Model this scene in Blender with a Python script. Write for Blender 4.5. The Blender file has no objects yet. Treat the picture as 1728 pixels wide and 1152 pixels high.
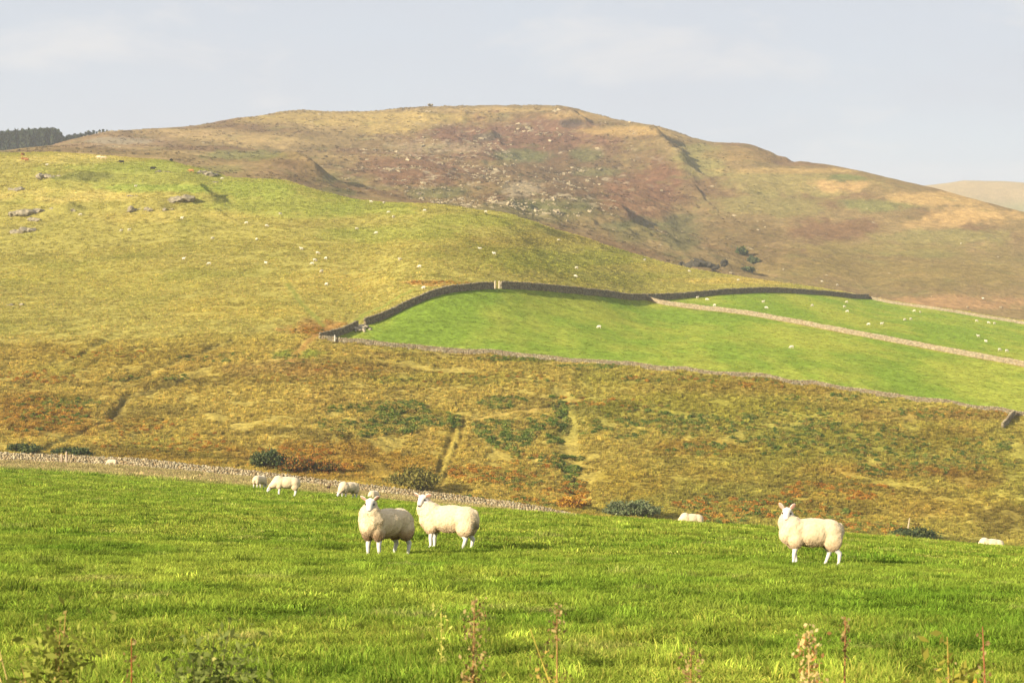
import bpy, bmesh, math, random
import numpy as np
from mathutils import Vector, Matrix, noise as mnoise

# ------------------------------------------------------------------ basics
F, CX, CY = 3360.0, 864.0, 576.0          # focal length and centre in photo pixels (used to survey the land)
SUN_EL, SUN_AZ = math.radians(19.5), math.radians(229.0)   # compass azimuth of the sun, +Y = north
KX = 1.5                                   # picture brightness -> albedo divisor
scene = bpy.context.scene
COL = scene.collection
rng = np.random.default_rng(11)
random.seed(11)

def lin(c):
    c = np.asarray(c, float) / 255.0
    return np.where(c <= 0.04045, c / 12.92, ((c + 0.055) / 1.055) ** 2.4)
def alb(c, k=KX):
    return lin(c) / k

# ------------------------------------------------------------------ noise
def _h(ix, iy, seed):
    h = (ix.astype(np.int64) * 374761393 + iy.astype(np.int64) * 668265263 + seed * 1442695041) & 0xFFFFFFFF
    h = ((h ^ (h >> 13)) * 1274126177) & 0xFFFFFFFF
    h = (h ^ (h >> 16)) & 0xFFFFFFFF
    return h.astype(np.float64) / 4294967296.0 * 2 * math.pi
def perlin(x, y, seed=0):
    x = np.asarray(x, float); y = np.asarray(y, float)
    xi = np.floor(x); yi = np.floor(y); xf = x - xi; yf = y - yi
    u = xf * xf * xf * (xf * (xf * 6 - 15) + 10); v = yf * yf * yf * (yf * (yf * 6 - 15) + 10)
    def g(dx, dy):
        a = _h(xi + dx, yi + dy, seed)
        return np.cos(a) * (xf - dx) + np.sin(a) * (yf - dy)
    a = g(0, 0) * (1 - u) + g(1, 0) * u
    b = g(0, 1) * (1 - u) + g(1, 1) * u
    return (a * (1 - v) + b * v) * 1.5
def fbm(x, y, s, octv=3, seed=0, gain=.5, ridged=False):
    out = 0; amp = 1; tot = 0
    for o in range(octv):
        n = perlin(x / s, y / s, seed + o * 17)
        if ridged: n = 1 - 2 * np.abs(n)
        out = out + amp * n; tot += amp; amp *= gain; s = s / 2.03
    return out / tot
def sstep(a, b, x):
    t = np.clip((x - a) / (b - a), 0, 1)
    return t * t * (3 - 2 * t)

# ------------------------------------------------------------------ the survey: height lines across the view
def L(*p): return [tuple(q) for q in p]
LINES = [
 ('z', L((0,-60,-.4))), ('z', L((0,-20,-.9))), ('z', L((0,0,-1.5))), ('z', L((0,12,-2.06))),
 ('y', L((-800,32,890),(0,32,915),(650,32,932),(1360,32,959),(1728,32,970),(2600,32,1000))),
 ('y', L((-800,60,800),(0,60,830),(430,60,850),(600,60,856),(860,60,866),(1150,60,884),(1300,60,894),(1500,60,910),(1728,60,928),(2600,60,980))),
 ('y', L((-800,90,780),(0,90,810),(430,90,831),(600,90,843),(860,90,870),(960,90,880),(1150,90,896),(1500,90,928),(1728,90,950),(2600,90,1010))),
 ('y', L((-800,150,765),(0,150,795),(200,150,803),(430,150,818),(600,150,835),(860,150,868),(960,150,886),(1150,150,905),(1500,150,950),(1728,150,975),(2600,150,1030))),
 ('y', L((-800,250,750),(0,250,779),(200,250,787),(430,250,809),(600,250,831),(700,250,842),(800,250,854),(860,250,861),(960,250,880),(1150,250,915),(1728,250,975),(2600,250,1000))),
 ('y', L((-800,276,756),(0,276,785),(200,276,794),(430,276,815),(600,276,836),(860,276,864),(1150,276,908),(1728,276,958),(2600,276,985))),
 ('y', L((-800,300,740),(0,300,764),(430,300,800),(600,300,818),(860,300,850),(1150,300,888),(1728,300,928),(2600,300,960))),
 ('y', L((-600,400,600),(0,400,582),(300,396,578),(540,390,576),(700,393,592),(870,395,603),(960,395,612),(1100,395,622),(1250,395,636),(1400,395,653),(1550,395,676),(1728,395,701),(2600,395,800))),
 ('y', L((-600,470,510),(0,460,515),(300,445,520),(460,434,532),(540,424,540),(620,412,556),(700,416,550),(835,435,537),(1000,465,545),(1090,490,552),(1250,553,530),(1465,520,569),(1728,480,618),(2600,430,760))),
 ('y', L((-600,560,440),(0,560,430),(300,520,445),(480,480,485),(540,462,502),(620,440,530),(700,438,511),(760,452,493),(835,472,485),(900,492,488),(1000,530,498),(1050,555,504),(1090,580,508),(1150,612,503),(1250,660,494),(1310,700,492),(1400,755,498),(1465,795,506),(1600,750,526),(1728,700,547),(2600,560,650))),
 ('y', L((-600,830,262),(0,820,257),(100,815,256),(180,810,262),(290,800,271),(350,790,291),(375,775,298),(480,762,303),(540,755,322),(600,752,336),(700,750,346),(850,750,361),(900,755,379),(1000,765,406),(1100,775,436),(1160,785,451),(1250,795,466),(1350,810,481),(1465,818,501),(1600,775,522),(1728,725,542),(2600,600,635))),
]
MTN = [
 ('y', L((-600,1200,280),(0,1250,276),(110,1250,256),(380,1350,250),(510,1350,256),(700,1400,255),(900,1400,285),(1040,1350,315),(1170,1300,350),(1330,1250,375),(1530,1200,410),(1728,1150,455),(2600,1000,560))),
 ('y', L((-600,1500,284),(0,1500,276),(65,1500,253),(110,1500,238),(180,1550,222),(250,1600,218),(330,1700,213),(380,1750,203),(430,1780,197),(480,1800,188),(510,1800,186),(560,1820,189),(630,1840,188),(700,1850,181),(780,1850,179),(840,1850,178),(950,1800,178),(980,1790,186),(1040,1750,202),(1080,1740,208),(1120,1720,215),(1170,1700,233),(1200,1680,240),(1260,1650,242),(1300,1620,256),(1330,1600,270),(1400,1570,278),(1450,1540,288),(1530,1500,307),(1580,1480,318),(1640,1440,335),(1728,1400,358),(2600,1150,500))),
]
TP = np.arange(-1600, 3400, 4.0)
def _tab(kind, pts, kw=3):
    p = np.array(pts, float)
    xs, Y, v = p[:, 0], p[:, 1], p[:, 2]
    if len(xs) == 1:
        Yt = np.full_like(TP, Y[0]); vt = np.full_like(TP, v[0])
    else:
        Yt = np.interp(TP, xs, Y); vt = np.interp(TP, xs, v)
    k = np.ones(2 * kw + 1) / (2 * kw + 1)    # soften the corners of the survey lines
    pad = lambda a: np.convolve(np.pad(a, kw, mode='edge'), k, 'valid')
    Yt = pad(Yt); vt = pad(vt)
    z = vt if kind == 'z' else (CY - vt) / F * Yt
    return Yt, z
TY, TZ = [], []
for q, (kind, pts) in enumerate(LINES):
    a, b = _tab(kind, pts, 9 if q in (12, 13) else 3); TY.append(a); TZ.append(b)
YD, ZD = TY[-1], TZ[-1]
iYD = len(TY) - 1
TY.append(YD + 65); TZ.append(ZD - 9)
yD = CY - ZD / YD * F
y0 = np.maximum(YD + 190, 960.0)
TY.append(y0); TZ.append((CY - (yD + 3)) / F * y0)
for kind, pts in MTN:
    a, b = _tab(kind, pts); TY.append(a); TZ.append(b)
TY.append(TY[-1] + 160); TZ.append(TZ[-1] - 16)
TY.append(np.full_like(TP, 2600.0)); TZ.append(np.full_like(TP, 60.0))
TY.append(np.full_like(TP, 3200.0)); TZ.append(np.full_like(TP, 55.0))
TY = np.array(TY); TZ = np.array(TZ)

def base_height(px, Y):
    n = px.size; out = np.empty(n)
    K = len(TY)
    for a in range(0, n, 200000):
        p = px[a:a + 200000]; y = Y[a:a + 200000]
        f = np.clip((p - TP[0]) / 4.0, 0, len(TP) - 1.001); i = f.astype(int); f = f - i
        yk = TY[:, i] * (1 - f) + TY[:, i + 1] * f
        zk = TZ[:, i] * (1 - f) + TZ[:, i + 1] * f
        h = yk[1:] - yk[:-1]; d = (zk[1:] - zk[:-1]) / h
        m = np.zeros_like(zk)
        w1 = 2 * h[1:] + h[:-1]; w2 = h[1:] + 2 * h[:-1]
        same = d[1:] * d[:-1] > 0
        with np.errstate(all='ignore'):
            hm = (w1 + w2) / (w1 / d[:-1] + w2 / d[1:])
        m[1:-1] = np.where(same, hm, 0); m[0] = d[0]; m[-1] = d[-1]
        yy = np.clip(y, yk[0], yk[-1])
        k = np.clip((yy[None] >= yk).sum(0) - 1, 0, K - 2)
        r = np.arange(p.size)
        t = (yy - yk[k, r]) / h[k, r]; hh = h[k, r]
        t2 = t * t; t3 = t2 * t
        out[a:a + 200000] = ((2*t3 - 3*t2 + 1) * zk[k, r] + (t3 - 2*t2 + t) * hh * m[k, r]
                             + (-2*t3 + 3*t2) * zk[k+1, r] + (t3 - t2) * hh * m[k+1, r])
    return out
def lineY(k, px):
    return np.interp(px, TP, TY[k])
I_WALLFIELD, I_MID, I_TOP = 11, 12, 13      # survey lines that carry field walls

# field walls as (photo px, distance) tracks on the hill
W_LOW = [(540,390),(620,391),(700,393),(870,395),(1000,395),(1250,395),(1500,395),(1728,395),(2000,395),(2250,395)]
W_A = [(540,390),(575,402),(603,414)]
W_A2 = [(616,418),(650,427),(700,438),(760,453),(800,462),(832,471)]
W_B = [(846,475),(900,492),(950,510),(1000,530),(1050,555),(1090,580)]
W_C = [(1090,580),(1150,571),(1250,555),(1400,531),(1550,507),(1728,480),(1950,455),(2200,430)]
W_D = [(1092,582),(1150,612),(1200,636),(1250,660),(1310,700),(1360,728),(1400,755),(1440,778),(1465,795)]
W_E = [(1466,796),(1520,775),(1600,750),(1728,700),(1900,670),(2200,620)]
W_NEAR = [(-500,250),(-200,250),(0,250),(200,250),(430,250),(600,250),(700,250),(800,250),(860,250),(960,250),(1060,250)]
def ty(track, px):
    t = np.array(track, float)
    return np.interp(px, t[:, 0], t[:, 1])
def fields(px, Y):
    """1 in the lower pasture, 1 in the upper pasture"""
    top = np.where(px < 1090, ty(W_A + W_A2 + W_B, px), ty(W_C, px))
    lower = (px > 541) & (Y > ty(W_LOW, px)) & (Y < top)
    up = np.where(px < 1465, ty(W_D, px), ty(W_E, px))
    upper = (px > 1090) & (Y > ty(W_C, px)) & (Y < up)
    return lower, upper

# crests whose right-hand side falls away steeply (photo px, py, distance): height, left width, right width
CRESTS = [
 ([(1080,258,1560),(1105,272,1500),(1135,292,1440),(1168,322,1370)], 13, 60, 12),
 ([(948,206,1640),(968,212,1620),(985,222,1600)], 7, 25, 8),
 ([(1000,352,1240),(1030,375,1200),(1062,402,1150)], 6, 30, 7),
 ([(1065,318,1320),(1090,345,1270),(1125,385,1200)], 2.5, 40, 9),
 ([(484,284,1080),(505,290,1060),(535,312,1030)], 10, 22, 13),
 ([(800,222,1560),(818,230,1530),(838,244,1500)], 6, 30, 8),
 ([(1160,446,975),(1185,444,975),(1208,448,975)], 6, 25, 7),
 ([(1298,254,1600),(1330,272,1570)], 5, 30, 8),
 ([(700,240,1620),(760,225,1640),(800,222,1640)], 6, 30, 12),
 ([(850,300,1400),(900,330,1340)], 4, 30, 9),
 ([(330,283,775),(350,290,770),(368,300,760)], 2.6, 14, 5),
 ([(864,368,728),(930,388,722),(1010,410,715)], 2.6, 40, 6),
 ([(300,326,668),(330,334,655),(358,352,640)], 5.0, 16, 4.5),
 ([(48,348,640),(90,352,632),(128,364,615)], 3.4, 14, 4),
 ([(215,350,650),(245,352,645),(268,362,632)], 1.8, 10, 4),
 ([(100,296,730),(150,300,726),(170,304,722)], 1.6, 12, 5),
 ([(430,748,318),(520,744,321),(600,742,322)], 1.3, 8, 2.2),
 ([(585,798,303),(630,794,306),(660,792,307)], 1.0, 5, 1.6),
 ([(700,380,690),(800,412,640),(900,432,610)], .8, 25, 5),
 
]
# worn channels and gullies (carved): points, width, depth
CUTS = [
 ([(186,712,325),(196,696,331),(214,668,340),(240,660,343),(300,645,350),(350,628,356)], 1.1, 1.1),
 ([(60,762,303),(110,740,312),(170,715,323),(186,712,325)], 1.0, .8),
 ([(100,620,365),(150,592,384),(215,556,410)], 1.1, .65),
 ([(180,650,350),(270,622,362),(345,596,385),(420,568,402)], 1.0, .7),
 ([(740,822,300),(764,775,312),(780,730,330),(782,700,340)], .5, .5),
 ([(732,822,300),(745,775,312),(764,730,330),(770,700,340)], .5, .45),
 ([(945,660,358),(955,700,345),(960,760,325),(980,850,300)], 2.2, 1.0),
 ([(1168,330,1300),(1180,370,1180),(1190,410,1080),(1230,450,1000)], 14, 2.5),
 ([(1270,420,1100),(1262,450,1010),(1275,465,980)], 10, 5),
 ([(1400,295,1480),(1440,330,1400),(1450,345,1360)], 8, 3),
]
def to_xy(px, Y): return (px - CX) / F * Y, Y
def survey(pts):
    """move surveyed marks on the hill to the distance where the smooth land meets their line of sight"""
    out = []
    for p in pts:
        px, py, Y = p
        if 285 < Y < 900:
            ys = np.linspace(max(280, Y - 90), Y + 90, 361); d = base_height(np.full(361, float(px)), ys) - (CY - py) / F * ys
            k = int(np.argmax(d >= 0))
            if k > 0 and d[k] >= 0: Y = float(ys[k])
        out.append((px, py, Y))
    return out
CRESTS = [(survey(p),) + tuple(r) for p, *r in CRESTS]
CUTS = [(survey(p),) + tuple(r) for p, *r in CUTS]
def pl_dist(X, Y, pts):
    """distance, signed side (+ = right of travel), parameter 0..1 along"""
    P = np.array([to_xy(p[0], p[-1]) for p in pts])
    best = np.full(X.shape, 1e9); side = np.zeros_like(best); par = np.zeros_like(best)
    seg = np.hypot(*(P[1:] - P[:-1]).T); cum = np.concatenate([[0], np.cumsum(seg)])
    for i in range(len(P) - 1):
        a, b = P[i], P[i + 1]; d = b - a; l2 = d @ d
        t = np.clip(((X - a[0]) * d[0] + (Y - a[1]) * d[1]) / l2, 0, 1)
        dx = X - a[0] - t * d[0]; dy = Y - a[1] - t * d[1]
        dist = np.hypot(dx, dy)
        m = dist < best
        best = np.where(m, dist, best)
        side = np.where(m, np.sign(d[1] * dx - d[0] * dy), side)
        par = np.where(m, (cum[i] + t * seg[i]) / cum[-1], par)
    return best, side, par
def features(X, Y):
    out = np.zeros_like(X)
    for pts, A, wl, wr in CRESTS:
        P = np.array([to_xy(p[0], p[-1]) for p in pts]); m = wl * 3.5
        sel = (X > P[:, 0].min() - m) & (X < P[:, 0].max() + m) & (Y > P[:, 1].min() - m) & (Y < P[:, 1].max() + m)
        if not sel.any(): continue
        d, s, t = pl_dist(X[sel], Y[sel], pts)
        # the sunless side is the +X side
        n = fbm(X[sel], Y[sel], wr * 2.2, 2, 5)
        d = np.maximum(d + n * wr * .5, 0)
        P2 = P[-1] - P[0]
        right = s if P2[0] >= 0 and P2[1] <= 0 else -s
        right = np.where(P2[1] < 0, -s, s)
        w = np.where(right > 0, wr, wl)
        end = sstep(0, .2, t) * sstep(0, .2, 1 - t) * .7 + .3
        out[sel] += A * end * np.where(right > 0, np.exp(-(d / wr) ** 2), np.exp(-(d / wl)))
    for pts, w, dep in CUTS:
        P = np.array([to_xy(p[0], p[-1]) for p in pts]); m = w * 4
        sel = (X > P[:, 0].min() - m) & (X < P[:, 0].max() + m) & (Y > P[:, 1].min() - m) & (Y < P[:, 1].max() + m)
        if not sel.any(): continue
        d, s, t = pl_dist(X[sel] + fbm(X[sel], Y[sel], w * 4, 3, 8) * w * 1.8, Y[sel], pts)
        out[sel] -= dep * np.exp(-(d / w) ** 2) * np.clip(.75 + .8 * fbm(X[sel], Y[sel], w * 9, 2, 14), .1, 1.3)
    return out
def H(X, Y):
    X = np.atleast_1d(np.asarray(X, float)).ravel(); Y = np.atleast_1d(np.asarray(Y, float)).ravel()
    px = CX + F * X / np.maximum(Y, 12.0)
    z = base_height(px, Y)
    # near pasture: soft swells and hummocks
    nf = 1 - sstep(240, 262, Y)
    z = z + nf * (.05 * fbm(X, Y, 7, 2, 1) + .055 * fbm(X, Y, 1.5, 3, 2) * sstep(3, 8, Y)
                  + .05 * fbm(X, Y, 22, 2, 3) * sstep(40, 90, Y))
    lo, up = fields(px, Y)
    pasture = (lo | up)
    hill = sstep(262, 300, Y) * (1 - sstep(860, 930, Y))
    rough = np.where(pasture, .25, 1.0)
    nearc = 1 - sstep(395, 440, Y)
    z = z + hill * rough * (.55 * fbm(X, Y, 38, 3, 21) + .35 * fbm(X, Y, 9, 3, 22) * (1 + nearc)
                            + (.16 + .12 * nearc) * fbm(X, Y, 2.4, 3, 23))
    z = z + hill * np.where(pasture, .15, 1) * sstep(430, 560, Y) * .5 * fbm(X * .8, Y * 1.1, 70, 3, 24)
    m = sstep(930, 1080, Y)
    ysk = np.interp(px, TP, TY[-4])
    att = 1 - .75 * np.exp(-((Y - ysk) / 140) ** 2)
    rocky = np.exp(-((px - 900) / 330) ** 2)
    z = z + m * att * (7.0 * fbm(X, Y, 190, 2, 31) + (2.2 + 2.6 * rocky) * fbm(X, Y, 62, 3, 32)
                       + (.8 + 2.0 * rocky) * (fbm(X, Y, 20, 3, 33, ridged=True) - .4))
    z = z + features(X, Y)
    if FIX is not None:
        z = z - np.interp(px, FIX[0], FIX[1]) * np.exp(-((Y - ysk) / 170) ** 2)
        z = z - np.interp(px, FIX[0], FIX[2]) * np.exp(-((Y - np.interp(px, TP, YD)) / 75) ** 2)
    return z
FIX = None
def settle_skyline():
    """lower or raise the mountain's crest where its own roughness has moved it off the surveyed line"""
    global FIX
    pxs = np.arange(-1000, 2800, 8.0); tot = [np.zeros(len(pxs)), np.zeros(len(pxs))]; FIX = (pxs, tot[0], tot[1])
    for it in range(3):
        for q, (yk, zk, lo, hi) in enumerate(((TY[-4], TZ[-4], -330, 130), (YD, ZD, -140, 60))):
            t = np.linspace(lo, hi, 60); ys = np.interp(pxs, TP, yk); want = np.interp(pxs, TP, zk / yk)
            Yg = ys[:, None] + t[None]; Xg = (pxs[:, None] - CX) / F * Yg
            got = (H(Xg, Yg.ravel()).reshape(Yg.shape) / Yg).max(1)
            d = (got - want) * ys + (.35 if q else 0); d = np.convolve(np.pad(d, 2, mode='edge'), np.ones(5) / 5, 'valid')
            if q: d = d * (1 - sstep(1250, 1400, pxs))
            tot[q] = tot[q] + d * .9
        FIX = (pxs, tot[0], tot[1])
def ground(x, y):
    return float(H([x], [y])[0])
def at(px, py, y0, y1, n=900):
    """the first point of land that the line of sight through a photo pixel meets between y0 and y1 metres"""
    Y = np.linspace(y0, y1, n); X = (px - CX) / F * Y
    d = H(X, Y) - (CY - py) / F * Y
    k = np.argmax(d >= 0)
    if d[k] < 0: k = int(np.argmax(d))
    if k > 0 and d[k] >= 0 > d[k - 1]:
        t = -d[k - 1] / (d[k] - d[k - 1]); yy = Y[k - 1] + t * (Y[k] - Y[k - 1])
    else: yy = Y[k]
    x = (px - CX) / F * yy
    return Vector((x, yy, ground(x, yy)))

settle_skyline()
# ------------------------------------------------------------------ object helpers
def tag(o, label=None, cat=None, group=None, kind=None):
    if label: o['label'] = label
    if cat: o['category'] = cat
    if group: o['group'] = group
    if kind: o['kind'] = kind
    return o
def new_obj(name, me, parent=None, mat=None):
    o = bpy.data.objects.new(name, me); COL.objects.link(o)
    if parent: o.parent = parent
    if mat is not None: me.materials.append(mat)
    return o
def mesh_np(name, verts, faces4=None, faces3=None, cols=None, smooth=True):
    me = bpy.data.meshes.new(name)
    verts = np.asarray(verts, np.float32)
    me.vertices.add(len(verts)); me.vertices.foreach_set('co', verts.ravel())
    f4 = np.zeros((0, 4), int) if faces4 is None else np.asarray(faces4, int)
    f3 = np.zeros((0, 3), int) if faces3 is None else np.asarray(faces3, int)
    nl = f4.size + f3.size; npoly = len(f4) + len(f3)
    me.loops.add(nl); me.polygons.add(npoly)
    me.loops.foreach_set('vertex_index', np.concatenate([f4.ravel(), f3.ravel()]).astype(np.int32))
    starts = np.concatenate([np.arange(len(f4)) * 4, f4.size + np.arange(len(f3)) * 3])
    me.polygons.foreach_set('loop_start', starts.astype(np.int32))
    me.update(calc_edges=True)
    if smooth: me.polygons.foreach_set('use_smooth', np.ones(npoly, bool))
    if cols is not None: set_cols(me, cols)
    me.validate()
    return me
def set_cols(me, cols, name='Col'):
    a = me.color_attributes.new(name, 'FLOAT_COLOR', 'POINT')
    c = np.ones((len(me.vertices), 4), np.float32); c[:, :3] = cols
    a.data.foreach_set('color', c.ravel())
class NT:
    def __init__(s, mat):
        mat.use_nodes = True; s.t = mat.node_tree; s.t.nodes.clear()
    def n(s, typ, **kw):
        x = s.t.nodes.new(typ)
        for k, v in kw.items():
            if k == 'ins':
                for kk, vv in v.items():
                    if isinstance(vv, tuple) and len(vv) == 2 and hasattr(vv[0], 'outputs'): s.t.links.new(vv[0].outputs[vv[1]], x.inputs[kk])
                    else: x.inputs[kk].default_value = vv
            else: setattr(x, k, v)
        return x
    def link(s, a, ao, b, bi): s.t.links.new(a.outputs[ao], b.inputs[bi])

def terrain_material(name, scales, bump_d, rough=.95, contrast=.5):
    """vertex ground-cover colour broken up by several sizes of noise in metres, with bump"""
    mat = bpy.data.materials.new(name); t = NT(mat)
    tc = t.n('ShaderNodeTexCoord')
    att = t.n('ShaderNodeAttribute', attribute_name='Col')
    cur = (att, 'Color')
    first = None
    for i, (s, amp, det) in enumerate(scales):
        nz = t.n('ShaderNodeTexNoise', noise_dimensions='3D', ins={'Vector': (tc, 'Object'), 'Scale': 1.0 / s, 'Detail': det, 'Roughness': .6})
        mr = t.n('ShaderNodeMapRange', ins={'Value': (nz, 'Fac'), 'From Min': .28, 'From Max': .72, 'To Min': 1 - amp, 'To Max': 1 + amp})
        mx = t.n('ShaderNodeVectorMath', operation='SCALE')
        t.t.links.new(cur[0].outputs[cur[1]], mx.inputs[0]); t.link(mr, 'Result', mx, 'Scale')
        cur = (mx, 'Vector')
        first = nz
    bs = t.n('ShaderNodeBsdfDiffuse', ins={'Roughness': .6})
    t.t.links.new(cur[0].outputs[cur[1]], bs.inputs['Color'])
    bp = t.n('ShaderNodeBump', ins={'Strength': 1.0, 'Distance': bump_d})
    t.link(first, 'Fac', bp, 'Height'); t.link(bp, 'Normal', bs, 'Normal')
    out = t.n('ShaderNodeOutputMaterial'); t.link(bs, 'BSDF', out, 'Surface')
    return mat
def leaf_material(name, trans=.35, inst=True, gloss=.0, var=.25):
    mat = bpy.data.materials.new(name); t = NT(mat)
    att = t.n('ShaderNodeAttribute', attribute_name='Col')
    if inst:
        ti = t.n('ShaderNodeAttribute', attribute_name='tint', attribute_type='INSTANCER')
        mx = t.n('ShaderNodeVectorMath', operation='MULTIPLY'); t.link(att, 'Color', mx, 0); t.link(ti, 'Vector', mx, 1)
        src = (mx, 'Vector')
    else: src = (att, 'Color')
    d = t.n('ShaderNodeBsdfDiffuse'); tr = t.n('ShaderNodeBsdfTranslucent')
    t.t.links.new(src[0].outputs[src[1]], d.inputs['Color']); t.t.links.new(src[0].outputs[src[1]], tr.inputs['Color'])
    m = t.n('ShaderNodeMixShader', ins={'Fac': trans}); t.link(d, 0, m, 1); t.link(tr, 0, m, 2)
    last = m
    if gloss:
        g = t.n('ShaderNodeBsdfGlossy', ins={'Roughness': .45}); m2 = t.n('ShaderNodeMixShader', ins={'Fac': gloss})
        t.link(m, 0, m2, 1); t.link(g, 0, m2, 2); last = m2
    out = t.n('ShaderNodeOutputMaterial'); t.link(last, 0, out, 'Surface')
    return mat
def col_material(name, noise_s=.05, amp=.2, bump=.0, rough=.9, sheen=0):
    mat = bpy.data.materials.new(name); t = NT(mat)
    tc = t.n('ShaderNodeTexCoord'); att = t.n('ShaderNodeAttribute', attribute_name='Col')
    nz = t.n('ShaderNodeTexNoise', ins={'Vector': (tc, 'Object'), 'Scale': 1 / noise_s, 'Detail': 4.0, 'Roughness': .65})
    mr = t.n('ShaderNodeMapRange', ins={'Value': (nz, 'Fac'), 'From Min': .3, 'From Max': .7, 'To Min': 1 - amp, 'To Max': 1 + amp})
    mx = t.n('ShaderNodeVectorMath', operation='SCALE'); t.link(att, 'Color', mx, 0); t.link(mr, 'Result', mx, 'Scale')
    p = t.n('ShaderNodeBsdfPrincipled', ins={'Roughness': rough, 'Specular IOR Level': .15, 'Sheen Weight': sheen})
    t.link(mx, 'Vector', p, 'Base Color')
    if bump:
        bp = t.n('ShaderNodeBump', ins={'Strength': .9, 'Distance': bump}); t.link(nz, 'Fac', bp, 'Height'); t.link(bp, 'Normal', p, 'Normal')
    out = t.n('ShaderNodeOutputMaterial'); t.link(p, 'BSDF', out, 'Surface')
    return mat

def scatter(name, P, yaw, scale, tint, protos, label, cat, tilt=.0):
    """countless small plants: one object whose points each carry a copy of one of the proto meshes"""
    n = len(P)
    me = bpy.data.meshes.new(name); me.vertices.add(n); me.vertices.foreach_set('co', np.asarray(P, np.float32).ravel())
    def attr(nm, typ, dat):
        a = me.attributes.new(nm, typ, 'POINT'); a.data.foreach_set('vector' if typ == 'FLOAT_VECTOR' else 'value', np.asarray(dat).ravel())
    rot = np.zeros((n, 3), np.float32); rot[:, 2] = yaw
    rot[:, 0] = rng.normal(0, tilt, n) if tilt else 0; rot[:, 1] = rng.normal(0, tilt, n) if tilt else 0
    sc = np.asarray(scale, np.float32)
    if sc.ndim == 1: sc = np.repeat(sc[:, None], 3, 1)
    attr('rot', 'FLOAT_VECTOR', rot); attr('scl', 'FLOAT_VECTOR', sc); attr('tint', 'FLOAT_VECTOR', np.asarray(tint, np.float32))
    attr('pick', 'INT', rng.integers(0, len(protos), n).astype(np.int32))
    o = new_obj(name, me)
    c = bpy.data.collections.new(name + '_kinds')
    for i, p in enumerate(protos):
        q = bpy.data.objects.new('%s_kind_%d' % (name, i), p); c.objects.link(q)
    g = bpy.data.node_groups.new(name + '_nodes', 'GeometryNodeTree')
    g.interface.new_socket('Geometry', in_out='INPUT', socket_type='NodeSocketGeometry')
    g.interface.new_socket('Geometry', in_out='OUTPUT', socket_type='NodeSocketGeometry')
    N = g.nodes; K = g.links
    gi = N.new('NodeGroupInput'); go = N.new('NodeGroupOutput')
    ci = N.new('GeometryNodeCollectionInfo'); ci.inputs['Collection'].default_value = c
    ci.inputs['Separate Children'].default_value = True; ci.inputs['Reset Children'].default_value = True
    ip = N.new('GeometryNodeInstanceOnPoints'); ip.inputs['Pick Instance'].default_value = True
    def na(nm, typ):
        a = N.new('GeometryNodeInputNamedAttribute'); a.data_type = typ; a.inputs['Name'].default_value = nm; return a
    m2p = N.new('GeometryNodeMeshToPoints')
    K.new(gi.outputs[0], m2p.inputs['Mesh']); K.new(m2p.outputs['Points'], ip.inputs['Points'])
    K.new(ci.outputs[0], ip.inputs['Instance'])
    K.new(na('pick', 'INT').outputs['Attribute'], ip.inputs['Instance Index'])
    K.new(na('rot', 'FLOAT_VECTOR').outputs['Attribute'], ip.inputs['Rotation'])
    K.new(na('scl', 'FLOAT_VECTOR').outputs['Attribute'], ip.inputs['Scale'])
    K.new(ip.outputs[0], go.inputs[0])
    md = o.modifiers.new('plants', 'NODES'); md.node_group = g
    tag(o, label, cat, kind='stuff')
    return o
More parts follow.
